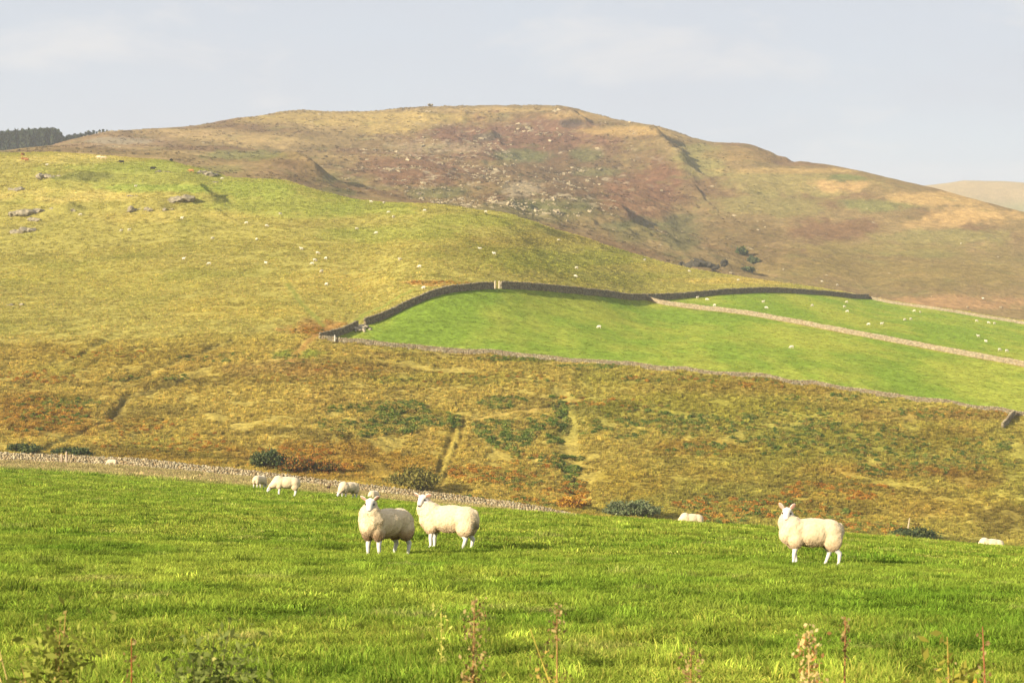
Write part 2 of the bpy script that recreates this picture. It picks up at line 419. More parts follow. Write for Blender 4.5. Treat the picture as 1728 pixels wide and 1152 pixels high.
# ------------------------------------------------------------------ ground cover as it grows on the land, with some shade painted in
def S(*c): return np.array(c, float)
MID_BLOBS = [  # px, py, rx, ry, colour, strength
 (300,300,240,26,(164,166,84),.6),(230,282,150,12,(158,164,82),.55),(480,345,150,26,(160,166,78),.6),
 (620,352,90,16,(158,166,78),.55),(660,392,150,20,(158,162,78),.55),(430,322,90,16,(158,166,78),.6),
 (120,268,110,10,(205,185,115),.8),(110,330,150,14,(208,186,112),.85),(300,365,160,12,(196,176,100),.7),
 (260,318,110,8,(150,165,75),.6),(140,298,60,9,(120,120,70),.7),(560,378,160,10,(168,150,86),.5),
 (820,372,120,12,(160,160,76),.6),(930,440,160,22,(160,158,72),.7),(900,405,160,12,(172,152,84),.6),
 (1050,470,130,12,(170,162,78),.5),(760,425,140,12,(150,140,72),.5),(1100,452,120,8,(190,170,92),.6),
 (1250,474,140,7,(196,172,98),.9),(560,480,120,25,(196,176,96),.6),(150,470,230,30,(184,172,88),.4),(400,520,150,20,(192,172,88),.5),
 (540,555,60,14,(176,133,82),.8),(740,478,70,5,(196,152,94),.8),(520,545,30,10,(160,121,74),.6),
 (1560,500,170,9,(190,158,116),.8),(620,562,60,9,(176,160,84),.7),
 (180,600,200,26,(168,146,74),.7),(300,640,170,20,(172,148,76),.5),(70,700,110,40,(164,123,58),.75),(110,680,60,14,(120,116,44),.6),
 (230,712,50,12,(150,126,58),.5),(500,598,55,8,(150,158,72),.8),(470,620,110,16,(178,148,92),.6),(590,625,110,15,(160,127,74),.5),
 (700,598,120,7,(170,138,84),.6),(900,606,70,6,(112,118,44),.7),(760,640,160,14,(158,150,70),.5),
 (620,790,160,30,(166,128,56),.6),(360,770,200,18,(160,127,58),.6),(550,760,120,20,(166,127,58),.6),
 (760,760,26,60,(178,156,70),.6),(880,880,200,30,(160,132,58),.6),
 (1150,640,200,12,(150,140,66),.5),(1300,655,260,14,(150,128,62),.6),(1560,700,120,14,(160,131,74),.6),(1600,740,80,25,(160,125,68),.7),
 (1200,690,220,30,(152,146,62),.6),(1450,745,230,32,(134,130,54),.6),(1650,700,60,14,(150,123,72),.6),
 (1180,755,110,18,(160,122,56),.6),(1500,795,200,12,(158,117,60),.8),(1330,800,260,26,(170,148,72),.6),(1250,760,160,12,(164,142,62),.5),
 (1500,850,260,32,(172,148,72),.6),(1650,800,70,30,(150,118,60),.6),(1690,880,60,30,(110,92,48),.6),(1060,820,60,30,(165,142,62),.6),
 (1040,690,60,12,(150,145,64),.5),(690,700,80,12,(150,140,62),.5),
]
MTN_BLOBS = [
 (560,200,170,14,(194,168,108),.9),(720,200,150,12,(196,170,108),.95),(660,215,80,14,(194,168,106),.8),(820,186,110,5,(196,168,116),.8),
 (180,240,120,12,(180,150,118),.7),(200,238,60,6,(184,178,160),.5),(300,225,120,8,(190,162,118),.6),(420,262,80,10,(140,148,86),.6),(380,285,80,8,(130,138,78),.5),
 (450,285,60,10,(176,146,110),.6),(590,300,60,12,(134,136,86),.6),(560,325,50,8,(120,122,76),.6),
 (880,235,190,42,(136,100,82),.92),(700,290,130,34,(140,104,82),.85),(950,300,180,60,(122,98,74),.8),(850,360,220,20,(124,120,74),.65),
 (880,262,50,14,(120,128,82),.7),(990,260,30,14,(124,130,84),.6),(1010,290,60,10,(128,130,84),.6),(740,325,60,12,(122,128,80),.6),(930,345,100,14,(126,130,82),.6),
 (1080,330,80,44,(144,106,80),.85),(1120,300,44,32,(140,102,78),.9),(990,195,70,8,(190,158,108),.8),(1060,222,90,10,(196,164,110),.8),
 (1180,270,50,34,(166,158,100),.8),(1250,262,80,12,(178,148,98),.6),(1150,400,50,40,(118,118,76),.7),(1080,390,60,20,(124,122,74),.6),
 (1330,310,150,26,(170,158,100),.75),(1300,345,130,22,(160,150,94),.7),(1420,312,50,14,(206,170,118),.9),(1340,288,120,6,(196,166,110),.8),
 (1480,345,80,12,(138,146,88),.6),(1430,300,40,7,(124,134,80),.8),(1580,335,110,12,(210,176,120),.85),(1640,365,90,16,(214,178,122),.95),(1570,380,60,8,(212,176,122),.6),
 (1400,388,84,22,(138,106,78),.9),(1250,400,80,34,(138,116,78),.85),(1600,400,130,16,(160,152,96),.7),(1500,420,200,14,(166,150,92),.6),
 (1450,455,230,22,(158,132,86),.7),(1640,460,120,20,(160,134,88),.6),(1620,510,160,14,(186,148,108),.85),(1300,480,120,10,(170,150,92),.6),(1330,460,70,8,(176,156,100),.6),
 (1560,428,90,8,(150,150,94),.5),(745,250,90,10,(200,184,150),.35),(880,318,46,16,(206,190,160),.55),(820,232,24,8,(90,86,74),.7),(965,208,22,8,(96,86,78),.7),(1040,380,30,10,(96,104,70),.6),(1560,450,270,44,(146,132,80),.55),(1330,440,120,30,(142,124,78),.5),  # the dark grey ones paint shade into the two hollows
]
def blobs(px, py, col, lst, seed):
    w1 = fbm(px, py * 2.2, 60, 3, seed) * .55; w2 = fbm(px, py * 2.2, 14, 2, seed + 3) * .3
    for cx, cy, rx, ry, c, st in lst:
        sel = (np.abs(px - cx) < rx * 1.9) & (np.abs(py - cy) < ry * 1.9)
        if not sel.any(): continue
        d = np.hypot((px[sel] - cx) / rx, (py[sel] - cy) / ry) + w1[sel] + w2[sel]
        m = (1 - sstep(.55, 1.15, d)) * st
        col[sel] = col[sel] * (1 - m[:, None]) + lin(c) * m[:, None]
    return col
def streak(px, py, a, b, s):     # smooth scalar noise in land space
    return fbm(px, py, s, 3, a)
def hill_colour(X, Y, z):
    px = CX + F * X / Y; py = CY - F * z / Y
    t = sstep(545, 600, py + 14 * fbm(px, py, 70, 2, 41))
    t2 = sstep(690, 820, py)
    c = lin((176, 163, 90))[None] * (1 - t[:, None]) + lin((184, 163, 90))[None] * t[:, None]
    c = c * (1 - t2[:, None] * .5) + lin((178, 154, 78))[None] * t2[:, None] * .5
    r = sstep(900, 1200, px) * sstep(610, 650, py)
    c = c * (1 - r[:, None] * .6) + lin((166, 156, 78))[None] * r[:, None] * .6
    c = blobs(px, py, c, MID_BLOBS, 42)
    # patchy sward
    n1 = fbm(X, Y * .7, 26, 4, 43); n2 = fbm(X, Y, 5, 3, 44); n3 = fbm(X, Y, 1.3, 2, 45)
    g = sstep(.05, .5, n1) * .45
    c = c * (1 - g[:, None]) + lin((146, 146, 68)) * g[:, None]
    g = sstep(.1, .55, -n1) * .25 * (.4 + .6 * t)
    c = c * (1 - g[:, None]) + lin((178, 142, 82)) * g[:, None]
    c = c * (1 + .16 * n2 + .2 * n3)[:, None]
    # rougher stripes following the slope
    st = fbm(X * .22 + Y * .12, Y * .9, 9, 3, 46)
    c = c * (1 - .30 * sstep(.12, .4, st) * (.5 + .5 * t))[:, None]
    # pastures inside the walls
    lo, up = fields(px, Y)
    gn = fbm(X, Y * .35, 30, 4, 47)
    green = lin((132, 154, 60)) * (1 + .0 * gn[:, None]); g2 = lin((168, 170, 76))
    k = (sstep(-.3, .4, gn + .35 * fbm(X, Y * .4, 6, 3, 48)) * .85)[:, None]
    green = green * (1 - k) + g2 * k
    green = green * (1 + .16 * fbm(X, Y * .5, 3, 3, 49) + .16 * fbm(X, Y * .6, .9, 2, 68) - .14 * sstep(.1, .5, fbm(X * .35 + Y * .15, Y, 5, 3, 69)))[:, None]
    # rank grass in the pasture's lower left corner, below the stones
    e = np.exp(-((px - 640) / 130) ** 2) * sstep(0, 1, 1 - (Y - ty(W_LOW, px)) / 9.0)
    e2 = np.maximum(.8 * np.exp(-((Y - ty(W_LOW, px)) / 2.5) ** 2), .95 * (px > 1090) * np.exp(-((Y - ty(W_C, px)) / 3.2) ** 2))
    k = (np.clip(np.maximum(e, e2), 0, 1) * (.7 + .5 * n2).clip(0, 1))[:, None]
    green = green * (1 - k) + lin((176, 152, 80)) * k
    m = (lo | up)
    c[m] = green[m]
    # sheep paths, and the left gully's shade painted as a dark line
    for pts, w, cc in PATHS_AND_SHADE:
        d, s, _ = pl_dist(X + fbm(X, Y, 5, 2, 60) * w, Y, pts)
        k = (np.exp(-(d / w) ** 2) * .75)[:, None]
        c = c * (1 - k) + lin(cc) * k
    c = c * np.array((1.02, 1.05, .88)) * (1 + .30 * fbm(X, Y, .8, 2, 77) + .14 * fbm(X, Y, 2.2, 3, 78))[:, None]
    return np.clip(c / KX, .004, .9)
PATHS_AND_SHADE = [
 ([(485,478,480),(500,500,462),(520,525,440),(548,552,410)], .8, (128,132,60)),
 ([(700,488,450),(650,515,440),(620,530,425),(585,552,405)], .9, (134,142,64)),
 ([(560,550,404),(520,580,388),(490,610,378)], 1.0, (170,124,72)),
 ([(740,822,300),(764,775,312),(780,730,330),(782,700,340)], .45, (120,96,44)),
 ([(732,822,300),(745,775,312),(764,730,330),(770,700,340)], .45, (124,100,46)),
 ([(186,712,325),(196,696,331),(214,668,340),(240,660,343),(300,645,350)], .9, (98,84,50)),  # not a path: dark line painting the shadow in the gully
 ([(800,706,338),(900,690,345),(980,672,352)], .6, (190,158,88)),
]
PATHS_AND_SHADE = [(survey(p), w, c) for p, w, c in PATHS_AND_SHADE]
PATHS_AND_SHADE.append((survey([(737,822,300),(754,775,312),(772,730,330),(776,700,340)]), 1.1, (190,168,88)))
PATHS_AND_SHADE = PATHS_AND_SHADE[-1:] + PATHS_AND_SHADE[:-1]
def mtn_colour(X, Y, z):
    px = CX + F * X / Y; py = CY - F * z / Y
    c = np.repeat(lin((154, 132, 92))[None], len(px), 0)
    # bent grass and heather in bands that follow the slope
    n = fbm(X * .55 + Y * .1, Y * .5, 60, 4, 51, gain=.6)
    lf = 1 - sstep(640, 820, px) * (1 - sstep(1040, 1200, px))
    k = (sstep(-.05, .4, n) * (.15 + .65 * lf * (1 - sstep(1100, 1200, px))))[:, None]
    c = c * (1 - k) + lin((204, 176, 124)) * k
    k = (sstep(.0, .35, -n) * .5)[:, None]
    c = c * (1 - k) + lin((126, 90, 72)) * k
    c = blobs(px, py, c, MTN_BLOBS, 52)
    n2 = fbm(X, Y, 24, 4, 53, gain=.6); n3 = fbm(X, Y, 7, 3, 54)
    g = (sstep(.12, .5, n2) * .35)[:, None]
    c = c * (1 - g) + lin((134, 136, 86)) * g
    g = (sstep(.15, .5, -n2) * .16)[:, None]
    c = c * (1 - g) + lin((196, 160, 120)) * g
    # bare rock and scree on the steep middle spur
    rk = np.exp(-(((px - 860) / 230) ** 2 + ((py - 290) / 75) ** 2)) + .35 * np.exp(-(((px - 200) / 90) ** 2 + ((py - 238) / 14) ** 2))
    nr = fbm(X, Y * .8, 14, 4, 55, gain=.65)
    k = (sstep(.24, .40, nr + .25 * fbm(X, Y, 90, 2, 56)) * np.clip(rk * 1.3, 0, 1) * .8)[:, None]
    c = c * (1 - k) + lin((206, 190, 162)) * k
    nr = fbm(X, Y * .8, 11, 3, 58, gain=.65)
    k = (sstep(.2, .42, nr) * np.clip(rk, 0, 1) * .6)[:, None]
    c = c * (1 - k) + lin((96, 98, 70)) * k
    c = c * (1 + .30 * n3 + .24 * fbm(X, Y, 3, 2, 79))[:, None]
    return np.clip(c * np.array((1.02, 1.0, .88)) / (KX * 1.28), .004, .9)
def near_colour(X, Y, z):
    px = CX + F * X / np.maximum(Y, 12); py = CY - F * z / np.maximum(Y, 12)
    n = fbm(X, Y, 1.2, 3, 61); n2 = fbm(X, Y * .6, 9, 3, 62)
    c = lin((96, 122, 40))[None] * (1 + .25 * n)[:, None]
    k = (sstep(-.1, .6, n2) * .3)[:, None]
    c = c * (1 - k) + lin((140, 140, 62)) * k
    r = dryness(X, Y)[:, None]
    c = c * (1 - r) + lin((182, 166, 92)) * (1 + .15 * n)[:, None] * r
    return np.clip(c / KX, .004, .9)
def dryness(X, Y):
    """1 on the rank, straw coloured strip along the far wall"""
    px = CX + F * X / np.maximum(Y, 12)
    edge = np.interp(px, [-500, 0, 200, 430, 600, 860, 1100], [165, 160, 138, 120, 110, 100, 100]) + 8 * fbm(X, Y, 12, 2, 66)
    return sstep(-10, 22, Y - edge)

# ------------------------------------------------------------------ the land as three joined sheets
def sheet(name, rows, ncol, colour, mat, label):
    u = np.linspace(-1, 1, ncol)
    Yr = np.asarray(rows, float)
    hw = np.sqrt((.36 * Yr) ** 2 + 26.0 ** 2) * (1 + .15 * sstep(1200, 2400, Yr))
    X = u[None] * hw[:, None]; Y = np.repeat(Yr[:, None], ncol, 1)
    X = X.ravel(); Y = Y.ravel(); z = H(X, Y)
    R, Cn = len(Yr), ncol
    i = (np.arange(R - 1)[:, None] * Cn + np.arange(Cn - 1)[None]).ravel()
    f = np.stack([i, i + 1, i + Cn + 1, i + Cn], 1)
    me = mesh_np(name, np.stack([X, Y, z], 1), f, cols=colour(X, Y, z))
    o = new_obj(name, me, mat=mat)
    tag(o, label, kind='structure')
    return o
m_near = terrain_material('pasture_soil', [(3, .15, 3.0), (.05, .35, 3.0)], .02)
m_hill = terrain_material('rough_grass_hillside', [(14, .10, 3.0), (1.6, .22, 3.0), (.45, .30, 2.0)], .22)
m_mtn = terrain_material('heather_mountain', [(40, .10, 3.0), (7, .18, 4.0), (2.2, .25, 3.0)], 1.0)
r_near = np.concatenate([np.linspace(-40, 2, 20), np.linspace(3, 60, 230), np.linspace(60.6, 150, 120), np.linspace(151, 262, 80)])
r_hill = np.concatenate([np.linspace(262, 296, 18), np.linspace(297, 440, 330), np.linspace(440.8, 600, 200), np.linspace(601.2, 830, 190), np.linspace(833, 945, 14)])
r_mtn = np.concatenate([np.linspace(945, 1900, 520), np.linspace(1906, 2200, 20), np.linspace(2220, 3150, 20)])
sheet('near_field', r_near, 520, near_colour, m_near, 'short green grazed pasture in the foreground falling away to the right')
sheet('hillside', r_hill, 1050, hill_colour, m_hill, 'rough tawny grass hillside across the valley with two green walled pastures')
sheet('mountain', r_mtn, 980, mtn_colour, m_mtn, 'broad brown heather and bent grass mountain with rocky spurs')

# far blue ridge beyond the mountain's right shoulder
def far_ridge():
    xs = np.linspace(-1700, 1700, 160); ys = np.linspace(2720, 4200, 70)
    X, Y = np.meshgrid(xs, ys); X = X.ravel(); Y = Y.ravel()
    px = CX + F * X / Y
    crest = np.interp(px, [-800, 800, 1450, 1560, 1620, 1680, 1728, 1900, 2600], [430, 420, 345, 313, 308, 307, 309, 316, 360])
    zc = (CY - crest) / F * 3300
    z = 40 + (zc - 40) * np.exp(-((Y - 3300) / 430) ** 2) + 14 * fbm(X, Y, 500, 3, 71) * (1 - np.exp(-((Y - 3300) / 200) ** 2)) + 5 * fbm(X, Y, 120, 3, 72)
    n = fbm(X, Y, 300, 3, 73)
    c = alb((170, 150, 110))[None] * (1 - sstep(0, .4, n)[:, None]) + alb((140, 140, 96))[None] * sstep(0, .4, n)[:, None]
    i = (np.arange(69)[:, None] * 160 + np.arange(159)[None]).ravel()
    me = mesh_np('far_hills', np.stack([X, Y, z], 1), np.stack([i, i + 1, i + 161, i + 160], 1), cols=c)
    tag(new_obj('far_hills', me, mat=m_mtn), 'distant hazy ridge showing past the mountain\'s right shoulder', kind='structure')
far_ridge()
# land reaching on to the horizon, well below and behind all of it
def plain():
    a = np.linspace(0, 2 * math.pi, 97)[:-1]; v = []; f = []
    rs = [0.0, 3000.0, 9000.0, 14000.0]
    for r in rs[1:]:
        for t in a: v.append((math.cos(t) * r, math.sin(t) * r, -60.0 - r * .002))
    v.append((0, 0, -60.0)); n = 96
    f3 = [(len(v) - 1, i, (i + 1) % n) for i in range(n)]
    f4 = [(k * n + i, (k + 1) * n + i, (k + 1) * n + (i + 1) % n, k * n + (i + 1) % n) for k in range(2) for i in range(n)]
    me = mesh_np('ground', v, f4, f3, cols=np.repeat(alb((150, 148, 80))[None], len(v), 0))
    tag(new_obj('ground', me, mat=m_hill), 'low land running to the horizon', kind='structure')
plain()
# ------------------------------------------------------------------ animals: bodies grown from overlapping volumes, fused into one surface
def _sphere(bm, c, r, rot=None, seg=14):
    R = Matrix.Diagonal((r[0], r[1], r[2], 1)) if hasattr(r, '__len__') else Matrix.Diagonal((r, r, r, 1))
    M = Matrix.Translation(c) @ (rot.to_4x4() if rot is not None else Matrix.Identity(4)) @ R
    bmesh.ops.create_uvsphere(bm, u_segments=seg, v_segments=max(6, seg * 2 // 3), radius=1, matrix=M)
def _limb(bm, pts, n=9):
    """tapered limb through (point, radius) knots"""
    for (a, ra), (b, rb) in zip(pts[:-1], pts[1:]):
        a = Vector(a); b = Vector(b); d = b - a
        q = d.to_track_quat('Z', 'Y').to_matrix().to_4x4()
        M = Matrix.Translation((a + b) / 2) @ q
        bmesh.ops.create_cone(bm, cap_ends=True, segments=n + 3, radius1=ra, radius2=rb, depth=d.length, matrix=M)
        _sphere(bm, a, ra, seg=10); _sphere(bm, b, rb, seg=10)
def fuse(bm, voxel, smooth=3, name='body'):
    me = bpy.data.meshes.new(name); bm.to_mesh(me); bm.free()
    o = bpy.data.objects.new('fusing', me); COL.objects.link(o)
    r = o.modifiers.new('r', 'REMESH'); r.mode = 'VOXEL'; r.voxel_size = voxel; r.use_smooth_shade = True
    s = o.modifiers.new('s', 'SMOOTH'); s.iterations = smooth; s.factor = .5
    dg = bpy.context.evaluated_depsgraph_get(); dg.update()
    out = bpy.data.meshes.new_from_object(o.evaluated_get(dg)); out.name = name
    bpy.data.objects.remove(o); bpy.data.meshes.remove(me)
    return out
def get_co(me):
    a = np.empty(len(me.vertices) * 3, np.float32); me.vertices.foreach_get('co', a); return a.reshape(-1, 3).astype(float)
def get_no(me):
    return np.array([v.normal[:] for v in me.vertices])
def n3(P, s, seed=0):
    P = P / s
    return (perlin(P[:, 0] + P[:, 2] * .7, P[:, 1] - P[:, 2] * .6, seed) + perlin(P[:, 1] + P[:, 0] * .4, P[:, 2] + P[:, 0] * .3, seed + 9)) * .6
WOOL = alb((250, 225, 180), 1.36); WOOLD = alb((204, 152, 92), 1.7); WHITE = alb((250, 242, 228), 1.5)
m_skin = col_material('short_white_hair', .03, .06, .002)
m_wool = col_material('cream_wool', .035, .08, .005, sheen=.3)
m_dark = col_material('dark_eye', .02, .05, 0, rough=.25)
def head_frame(hc, yaw, pitch, roll=0):
    f = Vector((math.cos(yaw) * math.cos(pitch), math.sin(yaw) * math.cos(pitch), math.sin(pitch)))
    s = Vector((-math.sin(yaw), math.cos(yaw), 0)); u = f.cross(s)
    if u.z < 0: u = -u
    if roll:
        q = Matrix.Rotation(roll, 3, f); s = q @ s; u = q @ u
    return f, s, u
def locks(fl, P, N, c, seed):
    """short curly locks of wool standing out of the fleece, in the same mesh"""
    r = np.random.default_rng(seed); n = 15000; k = r.integers(0, len(P), n)
    p = P[k] - N[k] * .004; d = N[k] * .55 + np.array([0, 0, -.75]) + r.normal(0, .35, (n, 3)); d /= np.linalg.norm(d, axis=1)[:, None]
    s_ = np.cross(d, r.normal(0, 1, (n, 3))); s_ /= np.linalg.norm(s_, axis=1)[:, None]
    l = r.uniform(.010, .022, n)[:, None]; w = r.uniform(.004, .008, n)[:, None]
    V = np.stack([p - s_ * w, p + s_ * w, p + d * l], 1).reshape(-1, 3)
    f0 = np.array([list(q.vertices) for q in fl.polygons if len(q.vertices) == 4]); f3 = np.array([list(q.vertices) for q in fl.polygons if len(q.vertices) == 3]).reshape(-1, 3)
    T = len(P) + np.arange(n * 3).reshape(-1, 3)
    cc = np.concatenate([c, np.repeat(c[k] * r.uniform(.96, 1.06, n)[:, None], 3, 0)])
    return mesh_np('fleece', np.concatenate([P, V]), f0, np.concatenate([f3, T]).astype(int), cols=np.clip(cc, 0, .95))
def make_sheep(name, label, loc, yaw, head, pitch=-.95, hyaw=0, ear=.7, legs=(0, 0, 0, 0), res=1.0, length=1.0, fat=1.0, height=1.0,
               group=None, wool_tone=1.0, dirty=.5, tail=.42, eyes=True, earl=1.15, seed=1, slope=None, neckw=1.0, lie=False):
    """yaw: where the body faces; head: head centre (x forward, y left, z up); hyaw: where the face points, in the world"""
    hc = Vector(head); rel = hyaw - yaw
    f, s, u = head_frame(hc, rel, pitch)
    bm = bmesh.new()
    Lf = length
    # torso and neck under the fleece
    _sphere(bm, (.22 * Lf, 0, .55), (.24, .15, .19)); _sphere(bm, (-.2 * Lf, 0, .56), (.28, .15, .18))
    _limb(bm, [((.28 * Lf, 0, .58), .13), (((hc.x + .3 * Lf) / 2, hc.y * .5, (hc.z + .56) / 2), .095), (hc - f * .03, .066)])
    # head: skull, cheeks, long convex nose, muzzle
    rotm = Matrix((f, s, u)).transposed()
    _sphere(bm, hc, (.082, .080, .074), rotm)
    _sphere(bm, hc + f * .035 - u * .02, (.070, .073, .062), rotm)
    _limb(bm, [(hc + f * .01 + u * .008, .069), (hc + f * .075 + u * .008, .058), (hc + f * .125 - u * .006, .047)])
    _sphere(bm, hc + f * .132 - u * .012, (.032, .044, .034), rotm)
    _limb(bm, [(hc + f * .02 - u * .035, .04), (hc + f * .118 - u * .034, .028)])
    ears_at = []
    for sg in (1, -1):
        b = hc - f * .035 + s * sg * .056 + u * .035
        d = (s * sg * math.cos(ear) + u * math.sin(ear) * .75 - f * math.sin(ear) * .65).normalized()
        side = d.cross(f).normalized(); back = d.cross(side)
        rm = Matrix((d, side, back)).transposed()
        _sphere(bm, b + d * .056 * earl, (.066 * earl, .044 * (.6 + .4 * earl), .013), rm, 12)
        _limb(bm, [(b - d * .005, .02), (b + d * .03, .016)])
        ears_at.append((b, d))
    # legs: front with a straight knee, hind with a backward hock
    for i, (x, y) in enumerate(((.27, .115), (.27, -.115), (-.30, .12), (-.30, -.12))):
        k = legs[i]; x *= Lf
        if lie: _limb(bm, [((x, y, .45), .07), ((x + (.1 if i < 2 else .08), y * 1.1, .33), .04), ((x - .05, y * 1.2, .31), .03)]); continue
        if i < 2:
            _limb(bm, [((x, y, .45), .07), ((x + .0 + k * .3, y, .31), .050), ((x + .012 + k * .6, y, .19), .036), ((x + k * .95, y, .065), .025), ((x + .012 + k, y, .03), .031)])
            _sphere(bm, (x + .025 + k, y, .018), (.038, .027, .02), None, 10)
        else:
            _limb(bm, [((x + .03, y, .47), .085), ((x + .04 + k * .3, y, .36), .055), ((x - .085 + k * .7, y, .215), .038), ((x - .05 + k * .95, y, .07), .026), ((x - .035 + k, y, .03), .027)])
            _sphere(bm, (x - .022 + k, y, .018), (.038, .027, .02), None, 10)
    me = fuse(bm, .0085 * res, 3, 'sheep_body')
    P = get_co(me)
    c = np.repeat(WHITE[None], len(P), 0)
    c *= (1 + .10 * n3(P, .05, seed))[:, None]
    q = P - np.array(hc)
    fx = q @ np.array(f); sx = q @ np.array(s); ux = q @ np.array(u)
    nose = np.exp(-(((fx - .158) / .022) ** 2 + ((ux - .002) / .02) ** 2 + (sx / .028) ** 2))
    mouth = np.exp(-(((fx - .15) / .02) ** 2 + ((ux + .026) / .007) ** 2 + (sx / .035) ** 2))
    k = np.clip(nose * 1.6 + mouth * 1.2, 0, 1)[:, None]
    c = c * (1 - k) + np.array((.045, .03, .03)) * k
    for b, d in ears_at:
        t = (P - np.array(b)) @ np.array(d); r = np.linalg.norm(P - np.array(b) - t[:, None] * np.array(d), axis=1)
        frontside = (P - np.array(b) - t[:, None] * np.array(d)) @ np.array(f)
        k = ((t > .015) * (t < .11 * earl) * (r < .034) * (frontside > .002) * .75)[:, None]
        c = c * (1 - k) + alb((226, 150, 116), 1.5) * k
    for sg in (1, -1):       # dark rim round each eye
        e = np.array(hc + f * .035 + s * sg * .069 + u * .024)
        k = np.exp(-(np.linalg.norm(P - e, axis=1) / .022) ** 2)[:, None] * .8
        c = c * (1 - k) + np.array((.06, .045, .04)) * k
    hoof = sstep(.035, .02, P[:, 2])[:, None] * .7
    c = c * (1 - hoof) + np.array((.08, .06, .045)) * hoof
    set_cols(me, np.clip(c, 0, .95))
    body = new_obj(name, me, mat=m_skin)
    # fleece
    bm = bmesh.new()
    _sphere(bm, (.27 * Lf, 0, .545), (.25, .215 * fat, .235), None, 20)
    _sphere(bm, (0, 0, .54), (.40 * Lf, .24 * fat, .24), None, 22)
    _sphere(bm, (-.28 * Lf, 0, .555), (.26, .225 * fat, .225), None, 20)
    _sphere(bm, (-.05, 0, .60), (.42 * Lf, .20 * fat, .185), None, 20)
    for sg in (1, -1):
        _sphere(bm, (-.33 * Lf, sg * .125, .44), (.165, .105, .20), None, 14); _sphere(bm, (-.33 * Lf, sg * .125, .385), (.10, .075, .11), None, 12)
        _sphere(bm, (.29 * Lf, sg * .115, .42), (.13, .095, .17), None, 14); _sphere(bm, (.28 * Lf, sg * .115, .37), (.07, .065, .10), None, 12)
    nb = Vector((.33 * Lf, 0, .60)); fh = Vector((f.x, f.y, 0)).normalized(); ne = (hc - fh * .085 - Vector((0, 0, .045))) if hc.z > .6 else hc - f * .085; nm = (nb + ne) / 2 + Vector((.035 * (1 if hc.z > .6 else 0), 0, -.02))
    _limb(bm, [(nb, .215 * neckw), (nm, .175 * neckw), (ne, .108)], 14)
    _sphere(bm, Vector((.40 * Lf, 0, .52)), (.15, .16, .19), None, 14)
    if tail:
        _limb(bm, [((-.47 * Lf, 0, .68), .05), ((-.515 * Lf, 0, .57), .045), ((-.525 * Lf, 0, tail), .028)])
    fl = fuse(bm, .013 * res, 12, 'fleece')
    P = get_co(fl); N = get_no(fl)
    lockn = n3(P * np.array([1, 1, .45]), .032, seed + 3); big = n3(P, .13, seed + 5); fine = n3(P, .016, seed + 8)
    P2 = P + N * (.003 * lockn + .007 * big + .001 * fine)[:, None]
    fl.vertices.foreach_set('co', P2.astype(np.float32).ravel()); fl.update()
    low = sstep(.50, .30, P[:, 2] + .08 * big)
    c = WOOL * wool_tone * np.ones((len(P), 1))
    k = (np.clip(low * .75 + sstep(.1, .7, big) * .3, 0, 1) * dirty)[:, None]  # wool darkened by real dirt and by painted shading under the body
    c = c * (1 - k) + WOOLD * k
    rump = (sstep(-.46 * Lf, -.54 * Lf, P[:, 0]) * sstep(.56, .42, P[:, 2]) * .75)[:, None]
    c = c * (1 - rump) + np.array((.16, .11, .06)) * rump
    br = (np.clip(np.exp(-(((P[:, 0] - .42 * Lf) / .14) ** 2 + ((P[:, 2] - .36) / .09) ** 2)) * .6 + sstep(.36, .28, P[:, 2]) * .6, 0, .8) * dirty)[:, None]
    c = c * (1 - br) + np.array((.2, .12, .06)) * br
    c *= (1 + .16 * lockn + .08 * big)[:, None]
    if res < 1.1: fl = locks(fl, P2, N, c, seed)
    else: set_cols(fl, np.clip(c, 0, .95))
    new_obj('fleece', fl, body, m_wool)
    if eyes:
        for sg in (1, -1):
            bm = bmesh.new(); _sphere(bm, hc + f * .036 + s * sg * .071 + u * .024, (.018, .012, .0145), rotm, 10)
            em = bpy.data.meshes.new('eye'); bm.to_mesh(em); bm.free()
            for p in em.polygons: p.use_smooth = True
            set_cols(em, np.repeat(np.array([[.012, .009, .007]]), len(em.vertices), 0)); new_obj('eye', em, body, m_dark)
    body.location = loc - Vector((0, 0, .27 if lie else 0)); body.scale = (height,) * 3
    sx, sy = (slope if slope else (0, 0))
    body.rotation_euler = (sx, sy, yaw)
    tag(body, label, 'sheep', group)
    return body
def stand(px, Y):
    if Y > 400:          # given as the photo row of the feet
        p = at(px, Y, 45, 235); return p
    x = (px - CX) / F * Y
    return Vector((x, Y, ground(x, Y) + .0))
def tilt(loc, yaw, d=.45):
    a = ground(loc.x + d * math.cos(yaw), loc.y + d * math.sin(yaw)) - ground(loc.x - d * math.cos(yaw), loc.y - d * math.sin(yaw))
    b = ground(loc.x - d * math.sin(yaw), loc.y + d * math.cos(yaw)) - ground(loc.x + d * math.sin(yaw), loc.y - d * math.cos(yaw))
    return (math.atan2(b, 2 * d), -math.atan2(a, 2 * d))
def sheep(name, label, px, Y, yawd, **kw):
    loc = stand(px, Y); yaw = math.radians(yawd)
    kw['hyaw'] = math.radians(kw.get('hyaw', yawd))
    return make_sheep(name, label, loc, yaw, slope=tilt(loc, yaw), **kw)
G3 = 'sheep standing in the near pasture'; GG = 'sheep grazing along the far edge of the near pasture'
sheep('sheep', 'cream sheep facing the camera, flank in grey shade, left of the middle pair', 652, 31.5, 228, head=(.41, .05, .875), hyaw=262, pitch=-.95, ear=.62, earl=1.05, legs=(.0, .03, -.03, .05), fat=.98, height=.98, group=G3, dirty=1.0, seed=3, neckw=1.05)
